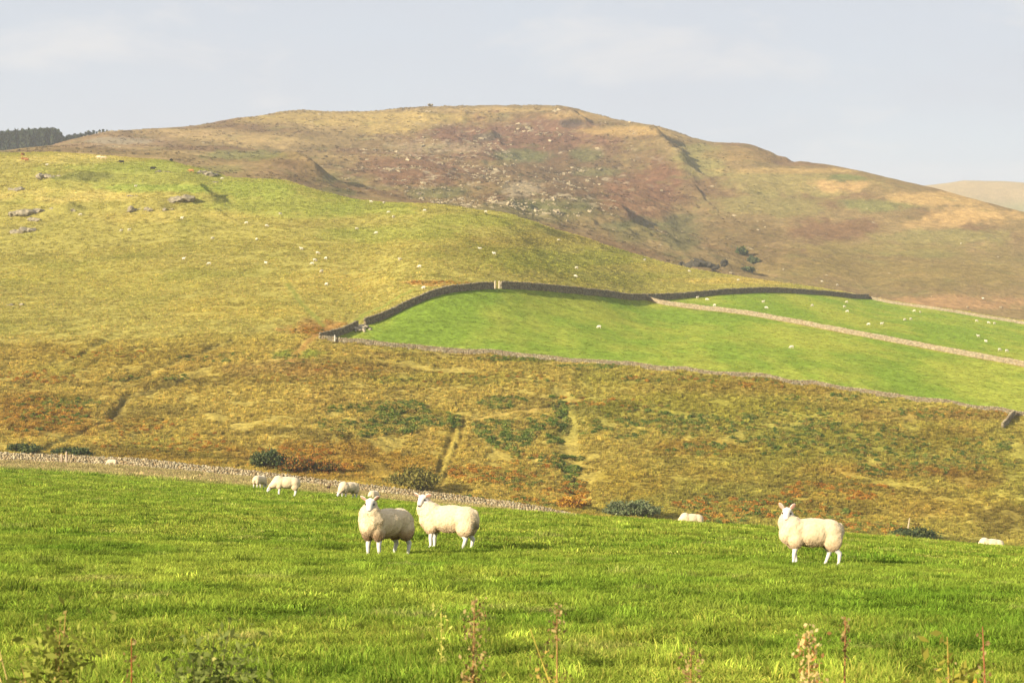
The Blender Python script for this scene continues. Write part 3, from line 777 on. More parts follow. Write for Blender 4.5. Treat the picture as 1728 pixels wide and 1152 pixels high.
sheep('sheep', 'cream sheep side on with head turned and woolly tail showing, behind the shaded one', 755, 34.0, 163, head=(.49, .06, .855), hyaw=240, pitch=-.85, ear=.35, legs=(.0, .01, .03, -.05), height=.98, group=G3, dirty=.4, seed=5, neckw=1.0)
sheep('sheep', 'cream sheep with tall upright ears standing alone side on at the right', 1368, 33.4, 186, head=(.44, .02, .865), hyaw=256, pitch=-.95, ear=.95, earl=1.15, tail=.55, legs=(.05, -.06, -.10, .06), height=1.0, length=1.02, group=G3, dirty=.45, seed=7, neckw=1.0)
gz = dict(pitch=-1.0, ear=.1, dirty=.35, group=GG)
sheep('sheep', 'sheep grazing with head down to the left, just past the pair of small ones', 482, 837, 192, head=(.66, 0, .27), res=1.3, height=1.02, seed=11, fat=1.1, **gz)
sheep('sheep', 'small sheep grazing leftward between the dark bird and the foremost sheep', 588, 842, 226, head=(.62, .03, .25), res=1.3, height=1.0, seed=13, fat=1.1, **gz)
sheep('sheep', 'small sheep seen from its brown stained rump beside the larger grazing sheep', 437, 825, 62, head=(.62, 0, .25), res=1.5, seed=15, height=.98, fat=1.0, **gz)
sheep('sheep', 'resting sheep mostly hidden, its woolly back just above the foremost sheep\'s head', 629, 112, 75, head=(.58, 0, .50), lie=True, res=1.5, seed=17, **gz)
sheep('sheep', 'tiny white sheep grazing alone in the yellow grass by the far stone wall', 189, 226, 182, head=(.66, 0, .25), res=2, seed=19, eyes=False, pitch=-1.0, ear=.1, dirty=.1, group=GG, height=1.0)
sheep('sheep', 'sheep half sunk behind the brow of the field left of the big-eared sheep', 1166, 88, 196, head=(.66, 0, .25), res=1.5, seed=21, **gz)
sheep('sheep', 'sheep half sunk behind the brow at the far right edge of the field', 1672, 84, 188, head=(.64, 0, .25), res=1.5, seed=23, **gz)

# the distant flock: one small animal of each pose, copied
def far_sheep_mesh(graze):
    bm = bmesh.new()
    _sphere(bm, (.05, 0, .54), (.46, .24, .24), None, 10); _sphere(bm, (-.22, 0, .56), (.30, .235, .22), None, 10)
    if graze: _limb(bm, [((.38, 0, .52), .15), ((.62, 0, .28), .08)], 5); _limb(bm, [((.62, 0, .28), .07), ((.70, 0, .10), .045)], 5)
    else: _limb(bm, [((.38, 0, .58), .16), ((.52, 0, .86), .08)], 5); _limb(bm, [((.52, 0, .88), .075), ((.68, 0, .78), .045)], 5)
    for x, y in ((.28, .11), (.28, -.11), (-.32, .11), (-.32, -.11)): _limb(bm, [((x, y, .4), .06), ((x, y, .0), .03)], 4)
    me = fuse(bm, .035, 1, 'far_sheep')
    P = get_co(me); c = np.repeat(alb((246, 234, 204), 1.4)[None], len(P), 0)
    set_cols(me, np.clip(c, 0, .95)); me.materials.append(m_skin); return me
fs = [far_sheep_mesh(True), far_sheep_mesh(False)]
FAR = [ # px, py, nearest and farthest metres to look between, words
 (205,389,'left of a pair below the long rock outcrop'),(218,388,'right of a pair below the long rock outcrop'),(136,362,'beside the boulder under the left outcrop'),
 (359,402,'alone on the open grass below the ridge knolls'),(433,404,'alone, a little right of the one below the knolls'),(450,381,'above and right of its neighbours on the left hill'),
 (473,361,'high on the hill left of the centre, near the green band'),(416,376,'alone high on the yellow slope'),(310,437,'lowest and leftmost on the yellow slope'),
 (353,445,'alone low on the yellow slope'),(449,444,'just left of the cluster on the yellow slope'),(509,420,'at the top left of the cluster on the yellow slope'),
 (536,427,'at the top of the cluster on the yellow slope'),(550,436,'rightmost of the cluster on the yellow slope'),(531,439,'in the middle of the cluster on the yellow slope'),
 (527,445,'lower left in the cluster on the yellow slope'),(543,458,'just below the cluster on the yellow slope'),(551,480,'well below the cluster, above the worn path'),
 (307,368,'small and faint beside the shaded outcrop'),(79,278,'near the ridge top by the brown cattle'),(229,314,'on the green band under the cattle'),(375,301,'on the skyline beside the dark crag'),
 (626,340,'left of two just below the skyline'),(648,342,'right of two just below the skyline'),(656,358,'upper of a close pair on the green shoulder'),(664,366,'lower of a close pair on the green shoulder'),
 (717,355,'resting high on the shoulder under the mountain'),(820,357,'on the skyline where the shoulder starts to fall'),(602,386,'beside a dark patch on the green shoulder'),(635,393,'near the middle of the green shoulder'),
 (810,420,'left of two above the walled pasture'),(834,428,'right of two above the walled pasture'),(675,438,'left of two on the slope above the long dark wall'),(708,450,'right of two on the slope above the long dark wall'),
 (973,452,'upper of two near the top of the slope above the pasture'),(971,466,'lower of two near the top of the slope above the pasture'),(715,486,'close to the outside of the dark wall'),
 (943,405,'small in the shaded fold under the mountain'),(1088,438,'on the thin grass spur at the foot of the mountain'),(1163,457,'by the dark quarry at the mountain foot'),(1246,472,'on the pale strip above the upper pasture'),
 (1011,552,'alone in the middle of the lower green pasture'),(1336,586,'alone with its shadow in the right of the lower green pasture'),
 (1177,502,'leftmost in the upper pasture, against the dark wall'),(1193,505,'second from the left in the upper pasture'),(1206,515,'lower of the leftmost three in the upper pasture'),(1222,522,'near the sunlit wall in the upper pasture'),
 (1288,509,'upper of two left of centre in the upper pasture'),(1293,519,'lower of two left of centre in the upper pasture'),(1371,515,'alone in the centre of the upper pasture'),
 (1429,509,'top of three near the end of the dark upper wall'),(1425,517,'middle of three near the end of the dark upper wall'),(1430,525,'bottom of three near the end of the dark upper wall'),
 (1543,524,'left of two on the crest of the upper pasture'),(1553,526,'right of two on the crest of the upper pasture'),(1527,539,'left of two under the crest of the upper pasture'),(1537,538,'right of two under the crest of the upper pasture'),
 (1466,547,'left of two in the lower middle of the upper pasture'),(1488,546,'right of two in the lower middle of the upper pasture'),
 (1648,541,'leftmost of three along the right crest of the upper pasture'),(1668,544,'middle of three along the right crest of the upper pasture'),(1678,545,'rightmost of three along the right crest of the upper pasture'),
 (1651,567,'highest of the four at the right end of the upper pasture'),(1664,576,'second highest of the four at the right end of the upper pasture'),(1687,590,'third of the four at the right end of the upper pasture'),(1699,592,'last of the four at the right end of the upper pasture'),
 (1622,410,'alone on the mountain\'s right shoulder'),(1387,474,'left of two on the moor beyond the upper pasture'),(1413,480,'right of two on the moor beyond the upper pasture'),(1659,503,'alone in the pinkish moor grass at the right'),
]
for i, (px, py, wd) in enumerate(FAR):
    far = py < 412 and px > 1200 or (px > 1380 and py < 504)
    p = at(px, py + 2.2, 950 if far else 300, 1500 if far else 940, 1600)
    o = bpy.data.objects.new('sheep', fs[0 if random.random() < .72 else 1]); COL.objects.link(o)
    o.location = p; o.rotation_euler = (0, 0, random.choice([0, 3.14, 2.6, .5, 3.6]) + random.uniform(-.5, .5))
    s = .98 if p.y < 900 else 1.2; o.scale = (s, s, s)
    tag(o, 'tiny white sheep ' + wd, 'sheep', 'distant sheep scattered over the hillside')

def cow_mesh(name, colr):
    bm = bmesh.new()
    _sphere(bm, (.35, 0, 1.0), (.50, .30, .38), None, 12); _sphere(bm, (-.35, 0, 1.0), (.55, .32, .38), None, 12); _sphere(bm, (0, 0, .92), (.6, .33, .36), None, 12)
    _limb(bm, [((.7, 0, 1.1), .25), ((1.05, 0, .95), .16)], 6); _limb(bm, [((1.05, 0, .98), .15), ((1.35, 0, .72), .09)], 6)
    for sg in (1, -1): _limb(bm, [((1.02, sg * .1, 1.08), .04), ((1.0, sg * .26, 1.1), .03)], 4)
    for x, y in ((.55, .2), (.55, -.2), (-.65, .2), (-.65, -.2)): _limb(bm, [((x, y, .8), .14), ((x - .04, y, .4), .075), ((x, y, 0), .06)], 5)
    _limb(bm, [((-.85, 0, 1.2), .05), ((-.95, 0, .6), .03)], 4)
    me = fuse(bm, .06, 1, name); set_cols(me, np.repeat(np.array(colr)[None], len(me.vertices), 0)); me.materials.append(m_skin); return me
cw = {'orange': cow_mesh('cow', alb((196, 132, 80), 1.9)), 'black': cow_mesh('cow', (.02, .017, .015)), 'cream': cow_mesh('cow', alb((245, 215, 170), 1.3)), 'tan': cow_mesh('cow', alb((215, 150, 90), 1.5))}
for px, py, k, yw, lab in [(38,262,'orange',1.2,'orange brown cow on the ridge top at the left, the higher of three'),(45,271,'orange',2.9,'orange brown cow at the left end of the ridge, rightmost of three'),(40,270,'orange',.3,'orange brown cow at the left end of the ridge, close behind its neighbour'),
    (167,267,'cream',2.9,'cream cow, left one of the two on the ridge crest'),(175,268,'cream',.2,'cream cow, right one of the two on the ridge crest'),(205,275,'black',3.3,'black cow beside the cream pair near the ridge crest'),
    (258,286,'black',.1,'black cow above the rocks, right of centre on the ridge'),(289,272,'black',1.3,'black cow standing on the skyline'),(323,290,'tan',3.2,'tan cow near the skyline above the green band')]:
    p = at(px, py + 2, 560, 900, 1200)
    o = bpy.data.objects.new('cow', cw[k]); COL.objects.link(o); o.location = p; o.rotation_euler = (0, 0, yw)
    tag(o, lab, 'cow', 'cattle on the left ridge')

def bird():
    bm = bmesh.new()
    _sphere(bm, (0, 0, .20), (.19, .10, .095), Matrix.Rotation(-.15, 3, 'Y'), 14)
    _limb(bm, [((.12, 0, .24), .06), ((.19, 0, .36), .035), ((.20, 0, .41), .036)], 8)
    _limb(bm, [((.22, 0, .405), .016), ((.255, 0, .395), .006)], 6)
    _limb(bm, [((-.12, 0, .20), .06), ((-.34, 0, .14), .02), ((-.55, 0, .11), .01)], 7)
    for sg in (1, -1): _limb(bm, [((.02, sg * .04, .13), .025), ((.03, sg * .04, .01), .01)], 6)
    me = fuse(bm, .012, 2, 'pheasant'); P = get_co(me)
    c = np.repeat(np.array([[.045, .03, .022]]), len(P), 0)
    k = ((P[:, 2] > .33) * 1.0)[:, None]; c = c * (1 - k) + np.array((.09, .02, .015)) * k
    set_cols(me, c); o = new_obj('pheasant', me, mat=m_skin)
    p = at(553, 827, 100, 240); o.location = p; o.rotation_euler = (0, 0, .1); o.scale = (1.25,) * 3
    tag(o, 'dark pheasant with raised head in the dry grass before the stone wall', 'bird')
bird()
# ------------------------------------------------------------------ dry stone walls: every stone laid, each wall one mesh
m_stone = col_material('lichened_field_stone', .25, .22, .03)
def boxes_mesh(name, B, cols):
    """B: list of (centre, along, across, up, half sizes, jitter)"""
    n = len(B); V = np.empty((n, 8, 3)); sg = np.array([[a, b, c] for c in (-1, 1) for a, b in ((-1, -1), (1, -1), (1, 1), (-1, 1))], float)
    for i, (c, e, h, j) in enumerate(B):
        q = sg * h + rng.uniform(-j, j, (8, 3)) * h
        V[i] = c + q @ e
    f = np.array([[0, 3, 2, 1], [4, 5, 6, 7], [0, 1, 5, 4], [1, 2, 6, 5], [2, 3, 7, 6], [3, 0, 4, 7]])
    Fc = (np.arange(n)[:, None, None] * 8 + f[None]).reshape(-1, 4)
    me = mesh_np(name, V.reshape(-1, 3), Fc, cols=np.repeat(cols, 8, 0), smooth=False)
    return me
def wall(track, height, thick, stone, label, tone=1.0, gaps=(), rough=.35, cope=True, sink=.15, group=None):
    P = np.array([to_xy(*p) for p in track]); seg = np.hypot(*(P[1:] - P[:-1]).T); cum = np.concatenate([[0], np.cumsum(seg)])
    B, C = [], []
    palette = [alb(c) for c in ((200, 180, 140), (186, 168, 132), (212, 194, 154), (166, 152, 120), (182, 158, 116), (196, 184, 150))]
    def pos(s): return np.array([np.interp(s, cum, P[:, 0]), np.interp(s, cum, P[:, 1])])
    base = [];  ss = np.arange(0, cum[-1], max(stone, .5))
    xy = np.array([pos(s) for s in ss]); gz_ = H(xy[:, 0], xy[:, 1])
    gz_ = np.convolve(np.pad(gz_, 3, mode='edge'), np.ones(7) / 7, 'valid')
    wob = fbm(ss, ss * 0 + P[0, 0], 6, 2, 90) * .10 * height
    nrow = max(3, int(round(height * .82 / (stone * .5))))
    def fr(s):
        a = pos(s); b = pos(min(s + .6, cum[-1])); c_ = pos(max(s - .6, 0)); d = b - c_; d = d / np.linalg.norm(d)
        z = np.interp(s, ss, gz_); w_ = np.interp(s, ss, wob)
        slope = (np.interp(min(s + .6, cum[-1]), ss, gz_) - np.interp(max(s - .6, 0), ss, gz_)) / 1.2
        e = np.array([[d[0], d[1], slope], [-d[1], d[0], 0], [0, 0, 1.0]])
        return a, z, w_, e
    for r in range(nrow):
        s = -random.random() * stone; hh = (height * .84 + sink) / nrow
        while s < cum[-1]:
            l = stone * random.uniform(.6, 1.5)
            sc = s + l / 2
            s += l
            if any(g0 < sc < g1 for g0, g1 in gaps): continue
            a, z, w_, e = fr(min(max(sc, 0), cum[-1]))
            th = thick * (1 - .35 * r / nrow)
            zc = z - sink + hh * (r + .5) + w_ * (r / nrow)
            B.append((np.array([a[0], a[1], zc]) + e[1] * random.uniform(-.03, .03) * thick * 2, e, np.array([l * .5 * .97, th * .5 * random.uniform(.88, 1.08), hh * .52]), rough * .4))
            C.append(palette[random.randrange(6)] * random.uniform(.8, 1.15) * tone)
    if cope:
        s = 0.0
        while s < cum[-1]:
            l = stone * random.uniform(.28, .55); sc = s + l / 2; s += l * random.uniform(1.0, 1.25)
            if any(g0 < sc < g1 for g0, g1 in gaps): continue
            a, z, w_, e = fr(min(sc, cum[-1])); hh = height * random.uniform(.13, .26)
            t = random.uniform(-.35, .35); e2 = e.copy(); e2[2] = np.array([e[0][0] * t, e[0][1] * t, 1.0])
            B.append((np.array([a[0], a[1], z + height * .82 + w_ + hh * .4]), e2, np.array([l * .5, thick * .36 * random.uniform(.8, 1.1), hh * .55]), rough))
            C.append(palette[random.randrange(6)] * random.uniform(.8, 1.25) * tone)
    me = boxes_mesh('stone_wall', B, np.array(C))
    o = new_obj('stone_wall', me, mat=m_stone); tag(o, label, 'stone wall', group)
    return o
GW = 'dry stone walls'  # lower tones below paint shade into the stone of the dark walls
wall(W_NEAR, 1.2, .6, .34, 'near dry stone wall along the bottom of the sheep pasture', 1.0, rough=.5, group=GW)
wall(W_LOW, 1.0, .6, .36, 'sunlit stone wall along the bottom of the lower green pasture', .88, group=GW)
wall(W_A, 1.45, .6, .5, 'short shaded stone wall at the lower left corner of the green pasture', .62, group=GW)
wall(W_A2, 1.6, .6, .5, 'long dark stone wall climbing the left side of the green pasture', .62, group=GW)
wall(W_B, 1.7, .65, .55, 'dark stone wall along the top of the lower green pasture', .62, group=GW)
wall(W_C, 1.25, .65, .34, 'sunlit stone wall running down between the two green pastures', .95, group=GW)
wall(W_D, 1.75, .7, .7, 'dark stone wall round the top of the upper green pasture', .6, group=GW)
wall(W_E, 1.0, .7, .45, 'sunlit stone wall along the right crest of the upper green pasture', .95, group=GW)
wall([(1712,394),(1702,387),(1692,380)], 1.1, .6, .5, 'short stone wall running down the moor at the right edge', .8, group=GW)
wall([(1358,852),(1372,858),(1392,862)], 1.6, .7, .8, 'scrap of dark stone wall on the skyline above the upper pasture', .6, group=GW)

# stones fallen in the gap of the left wall
def rubble():
    B, C = [], []
    for i in range(70):
        px = random.gauss(608, 6); Y = 414 + random.gauss(-1.5, 2); x = (px - CX) / F * Y; z = ground(x, Y)
        M = Matrix.Rotation(random.uniform(0, 3), 3, 'Z') @ Matrix.Rotation(random.uniform(-.5, .5), 3, 'X')
        B.append((np.array([x, Y, z + random.uniform(0, .35)]), np.array(M), np.array([random.uniform(.15, .45), random.uniform(.12, .3), random.uniform(.1, .25)]), .3)); C.append(alb((212, 196, 162)) * random.uniform(.7, 1.1))
    tag(new_obj('rubble_heap', boxes_mesh('rubble_heap', B, np.array(C)), mat=m_stone), 'pale heap of stones fallen in the gap of the left pasture wall', 'rubble')
rubble()

# ------------------------------------------------------------------ rocks
m_rock = col_material('grey_crag_rock', .6, .3, .12)
def rock_mesh(name, n, spread, size, tone=1.0, seed=0):
    r = random.Random(seed); bm = bmesh.new()
    for i in range(n):
        c = Vector((r.gauss(0, spread[0]), r.gauss(0, spread[1]), r.uniform(-.3, .35) * size))
        s = size * r.uniform(.35, 1.0)
        M = Matrix.Translation(c) @ Matrix.Rotation(r.uniform(0, 6), 4, 'Z') @ Matrix.Rotation(r.uniform(-.5, .5), 4, 'X') @ Matrix.Diagonal((s * r.uniform(.8, 1.6), s * r.uniform(.6, 1.1), s * r.uniform(.45, .8), 1))
        bmesh.ops.create_icosphere(bm, subdivisions=2, radius=1, matrix=M)
    for v in bm.verts:
        p = v.co / max(size, .01)
        k = mnoise.noise(p * 1.7 + Vector((seed, 0, 0))) * .35 + mnoise.cell(p * 2.1) * .12
        v.co += v.co.normalized() * 0 + Vector((mnoise.noise(p * 2 + Vector((9, 0, 0))), mnoise.noise(p * 2 + Vector((0, 9, 0))), mnoise.noise(p * 2 + Vector((0, 0, 9))))) * size * .55
    if n > 2: me = fuse(bm, size * .11, 0, name); me.name = name
    else: me = bpy.data.meshes.new(name); bm.to_mesh(me); bm.free()
    for q in me.polygons: q.use_smooth = False
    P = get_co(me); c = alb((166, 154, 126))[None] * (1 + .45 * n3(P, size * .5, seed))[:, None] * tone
    set_cols(me, np.clip(c, .02, .9)); me.materials.append(m_rock); return me
for k, (px, py, n, sp, sz, lab) in enumerate([
    (60,357,9,(4.0,1.5),1.5,'long grey rock outcrop with a shaded overhang at the left edge of the hill'),(38,390,12,(2.0,2.0),1.3,'knobbly rock outcrop at the left edge below the long outcrop'),
    (62,371,4,(1.2,.8),1.0,'small split rock between the two left outcrops'),(304,334,10,(2.6,1.8),1.5,'pale craggy outcrop with a dark shaded tail'),(243,352,8,(3.4,1.4),.9,'low broken rocks left of the pale craggy outcrop'),
    (30,320,6,(1.6,1.2),1.2,'grey rocks at the extreme left edge of the hill'),(95,297,8,(3.0,1.2),1.0,'low rocks on the bank beneath the cattle'),(272,290,8,(2.6,1.2),.9,'scattered stones beside the black cow'),
    (366,308,5,(1.0,.8),1.0,'grey stone patch below the skyline crag'),(348,292,9,(3.0,1.2),1.3,'dark crag on the skyline at the head of the green band'),(22,515,4,(.7,.5),.7,'lone stones low on the left edge of the yellow slope'),
    (232,330,6,(2.4,.8),.5,'pale flat stones in the bleached grass')]):
    p = at(px, py, 560 if py < 420 else 380, 880, 1500)
    o = new_obj('rock_outcrop', rock_mesh('rock_outcrop', n + 4, (sp[0] * .62, sp[1] * .62), sz * 1.15, seed=k + 1)); o.location = p; o.scale = (1.45, 1.3, 1.15); o.location.z -= .45 * sz; tag(o, lab, 'rock', 'rock outcrops on the hillside')
b = new_obj('boulder', rock_mesh('boulder', 2, (.3, .3), 1.3, seed=40)); b.location = at(124, 357, 560, 860, 1500); tag(b, 'round pale boulder at the tip of the long outcrop\'s shadow', 'boulder')
cn = new_obj('cairn', rock_mesh('cairn', 8, (1.0, 1.0), 1.6, seed=50)); cp = at(727, 181, 1500, 1950, 1500); cn.location = cp + Vector((0, 0, 1.5)); tag(cn, 'tiny cairn of stones on the mountain skyline', 'cairn')
b = new_obj('rock_outcrop', rock_mesh('rock_outcrop', 10, (4, 2), 4, tone=.22, seed=60)); b.location = at(1190, 447, 950, 1150, 800); tag(b, 'quarry-like rock face coloured dark for the shaded hollow at the foot of the mountain', 'rock')  # low tone puts the hollow's shade into the rock colour

def mtn_rocks():
    N = 9000; px = np.concatenate([rng.normal(850, 150, N), rng.normal(640, 60, 900), rng.normal(200, 60, 900), rng.uniform(1150, 1700, 700)])
    Y = np.concatenate([rng.uniform(1000, 1700, N), rng.uniform(1050, 1450, 900), rng.uniform(1300, 1500, 900), rng.uniform(960, 1400, 700)])
    X = (px - CX) / F * Y; z = H(X, Y); py = CY - F * z / Y
    wgt = fbm(X, Y, 60, 3, 101) + .55 * fbm(X, Y, 16, 2, 102); ang = 1.15 * ((px - 850) / 290) ** 2 + ((py - 305) / 85) ** 2
    k = (wgt > .10 + .2 * np.minimum(ang, 2)) | (rng.random(len(px)) < .03)
    X, Y, z = X[k], Y[k], z[k]; n = len(X)
    sc = rng.lognormal(-.5, .55, n)
    tn = (np.array([1.05, 1.0, .92])[None] * rng.uniform(.9, 1.45, (n, 1)))
    scatter('scattered_rocks', np.stack([X, Y, z], 1), rng.uniform(0, 6.28, n), np.stack([sc * 1.3, sc, sc], 1), tn,
            [rock_inst(i) for i in range(4)], 'countless pale rocks and scree strewn over the mountain\'s middle spur', 'rocks')
m_rocki = leaf_material('mountain_rock', 0.0)
def rock_inst(i):
    me = rock_mesh('scree_rock', 2, (.5, .4), 1.0, 1.05, 70 + i); me.materials.clear(); me.materials.append(m_rocki); return me
mtn_rocks()

# ------------------------------------------------------------------ posts
m_wood = col_material('weathered_wood', .08, .25, .01)
def post(px, py, y0, y1, h, r, colr, label, lean=0, rail=False):
    p = at(px, py, y0, y1)
    bm = bmesh.new(); bmesh.ops.create_cone(bm, cap_ends=True, segments=10, radius1=r, radius2=r * .85, depth=h, matrix=Matrix.Translation((0, 0, h / 2 - .1)))
    bmesh.ops.create_cone(bm, cap_ends=True, segments=10, radius1=r * .85, radius2=r * .3, depth=r, matrix=Matrix.Translation((0, 0, h - .1 + r / 2)))
    for v in bm.verts: v.co += Vector((mnoise.noise(v.co * 4), mnoise.noise(v.co * 4 + Vector((5, 0, 0))), 0)) * r * .35
    me = bpy.data.meshes.new('fence_post'); bm.to_mesh(me); bm.free(); set_cols(me, np.repeat(np.array(colr)[None], len(me.vertices), 0))
    o = new_obj('fence_post', me, mat=m_wood); o.location = p; o.rotation_euler = (0, lean, 0); tag(o, label, 'post')
    return o
post(112, 786, 225, 249, 1.45, .13, alb((214, 190, 158)), 'pale wooden post in front of the near wall, the taller of two')
post(104, 785, 225, 249, 1.2, .10, alb((206, 180, 150)), 'thin wooden post in front of the near wall, left of the taller one')
post(565, 578, 380, 420, 1.5, .13, alb((235, 228, 210)), 'white post against the dark wall at the pasture corner')
post(1532, 894, 290, 330, 1.9, .14, alb((214, 196, 158)), 'pale stub of a post beside a dark bush on the moor', .15)
def gatepair():
    for px, Y, w_ in ((835.5, 472, 'left'), (842.5, 474, 'right')):
        x = (px - CX) / F * Y; o = post(0, 0, 100, 110, 1.9, .22, alb((222, 204, 166)), 'pale %s gatepost in the gap of the dark top wall' % w_); o.location = (x, Y, ground(x, Y)); o['category'] = 'gatepost'; o.name = 'gate_post'
gatepair()

# ------------------------------------------------------------------ leaf-built plants
m_leaf = leaf_material('foliage', .3, inst=False)
m_bark = col_material('bark', .1, .25, .02)
def quads(n, centres, size, cols, flat=.0, aspect=1.6, r=None):
    """n randomly turned leaf quads round the given centres"""
    r = r or rng
    d = r.normal(0, 1, (n, 3)); d[:, 2] = d[:, 2] * .6 + flat; d /= np.linalg.norm(d, axis=1)[:, None]
    a = np.cross(d, r.normal(0, 1, (n, 3))); a /= np.linalg.norm(a, axis=1)[:, None]
    b = np.cross(d, a); s = (np.asarray(size) * r.uniform(.6, 1.4, n))[:, None]
    V = np.stack([centres - a * s * aspect * .5 , centres - b * s * .5, centres + a * s * aspect * .5, centres + b * s * .5], 1)
    return V.reshape(-1, 3), np.arange(n * 4).reshape(-1, 4), np.repeat(cols, 4, 0)
def bush(px, py, y0, y1, w_, h_, pal, n, leaf, label, cat='bush', name='bush', open_=0.0, seed=0):
    p = at(px, py, y0, y1); r = np.random.default_rng(seed + 500)
    root = bpy.data.objects.new(name, None); COL.objects.link(root); root.location = p - Vector((0, 0, .05)); tag(root, label, cat)
    # several limbs, leaf clumps round the ends
    nl = 16; ends = []; V = []; Fq = []; k = 0
    bm = bmesh.new()
    for i in range(nl):
        a = r.uniform(0, 6.28); rr = math.sqrt(r.uniform(.02, 1)) * w_ * .5; e = Vector((math.cos(a) * rr, math.sin(a) * rr * .8, h_ * r.uniform(.35, .85) * (1 - .45 * (rr / (w_ * .5)) ** 2)))
        m = e * .5 + Vector((0, 0, h_ * .08)); _limb(bm, [((0, 0, 0), .05), (m, .03), (e, .012)], 3); ends.append(e)
    me = bpy.data.meshes.new('stems'); bm.to_mesh(me); bm.free(); set_cols(me, np.repeat(np.array([[.05, .035, .02]]), len(me.vertices), 0)); new_obj('stems', me, root, m_bark)
    ends = np.array(ends); ci = r.integers(0, nl, n); cc = ends[ci] + r.normal(0, 1, (n, 3)) * np.array([w_ * .11, w_ * .11, h_ * .11])
    cc[:, 2] = np.abs(cc[:, 2])
    pc = np.array(pal)[r.integers(0, len(pal), n)]; clump = r.uniform(.75, 1.25, nl)[ci]
    V, Fq, Cc = quads(n, cc, leaf, pc * (clump * r.uniform(.8, 1.2, n))[:, None], r=r)
    me = mesh_np('foliage', V, Fq, cols=Cc, smooth=False); new_obj('foliage', me, root, m_leaf)
    return root
DG = [alb(c, 1.35) for c in ((92, 104, 62), (70, 86, 54), (124, 130, 72))]
OG = [alb(c, 1.5) for c in ((150, 140, 70), (120, 120, 60), (170, 158, 84))]
GGY = [alb(c, 1.5) for c in ((140, 150, 100), (110, 126, 80), (160, 166, 118))]
OR = [alb(c, 1.6) for c in ((196, 136, 66), (184, 118, 58), (150, 134, 66), (206, 162, 76), (124, 116, 58))]
bush(455, 790, 290, 330, 4.2, 3.0, DG, 3600, .26, 'dark green rounded bush behind the near wall beside orange brambles', seed=1)
bush(702, 826, 276, 310, 7.0, 3.6, OG, 3800, .26, 'pale olive bush growing behind the wall above the grazing sheep', seed=2)
bush(1050, 868, 280, 330, 4.5, 2.2, GGY, 2400, .24, 'grey green bush beyond the brow, the left one of two', seed=3)
bush(1085, 872, 280, 330, 4.5, 2.6, GGY, 2600, .24, 'grey green bush beyond the brow, the right one of two', seed=4)
bush(1540, 908, 285, 330, 5.5, 1.9, DG, 2400, .26, 'low dark green bush by the pale post stub', seed=5)
bush(124, 769, 276, 320, 5.0, 1.5, DG, 2200, .24, 'low dark bush behind the near wall at the left', seed=6)
bush(38, 764, 276, 320, 4.6, 1.5, DG, 2200, .24, 'low dark bush behind the wall at the extreme left edge', seed=7)
bush(500, 794, 290, 325, 5.5, 2.2, OR + DG[:1], 3200, .25, 'orange bramble thicket beside the dark green bush', 'bramble', 'bramble', seed=8)
bush(545, 796, 290, 325, 4.5, 1.9, OR + DG[:1], 2400, .25, 'orange and green bramble thicket, right of the larger one', 'bramble', 'bramble', seed=9)
bush(962, 858, 280, 320, 3.6, 1.8, OR[:1] + OR[3:4] + [alb((235, 180, 60))], 1800, .25, 'yellow orange bramble at the foot of the dark gully', 'bramble', 'bramble', seed=10)
bush(1252, 430, 960, 1200, 5, 4.5, DG, 900, 1.0, 'dark scrubby tree at the mountain foot, the left one', 'tree', 'scrub_tree', seed=11)
bush(1272, 445, 960, 1200, 5, 4.5, DG, 800, 1.0, 'dark scrubby tree at the mountain foot, the right one', 'tree', 'scrub_tree', seed=12)
bush(1262, 458, 950, 1100, 6, 2.5, DG, 700, .9, 'low dark scrub below the two scrubby trees', 'tree', 'scrub_tree', seed=13)

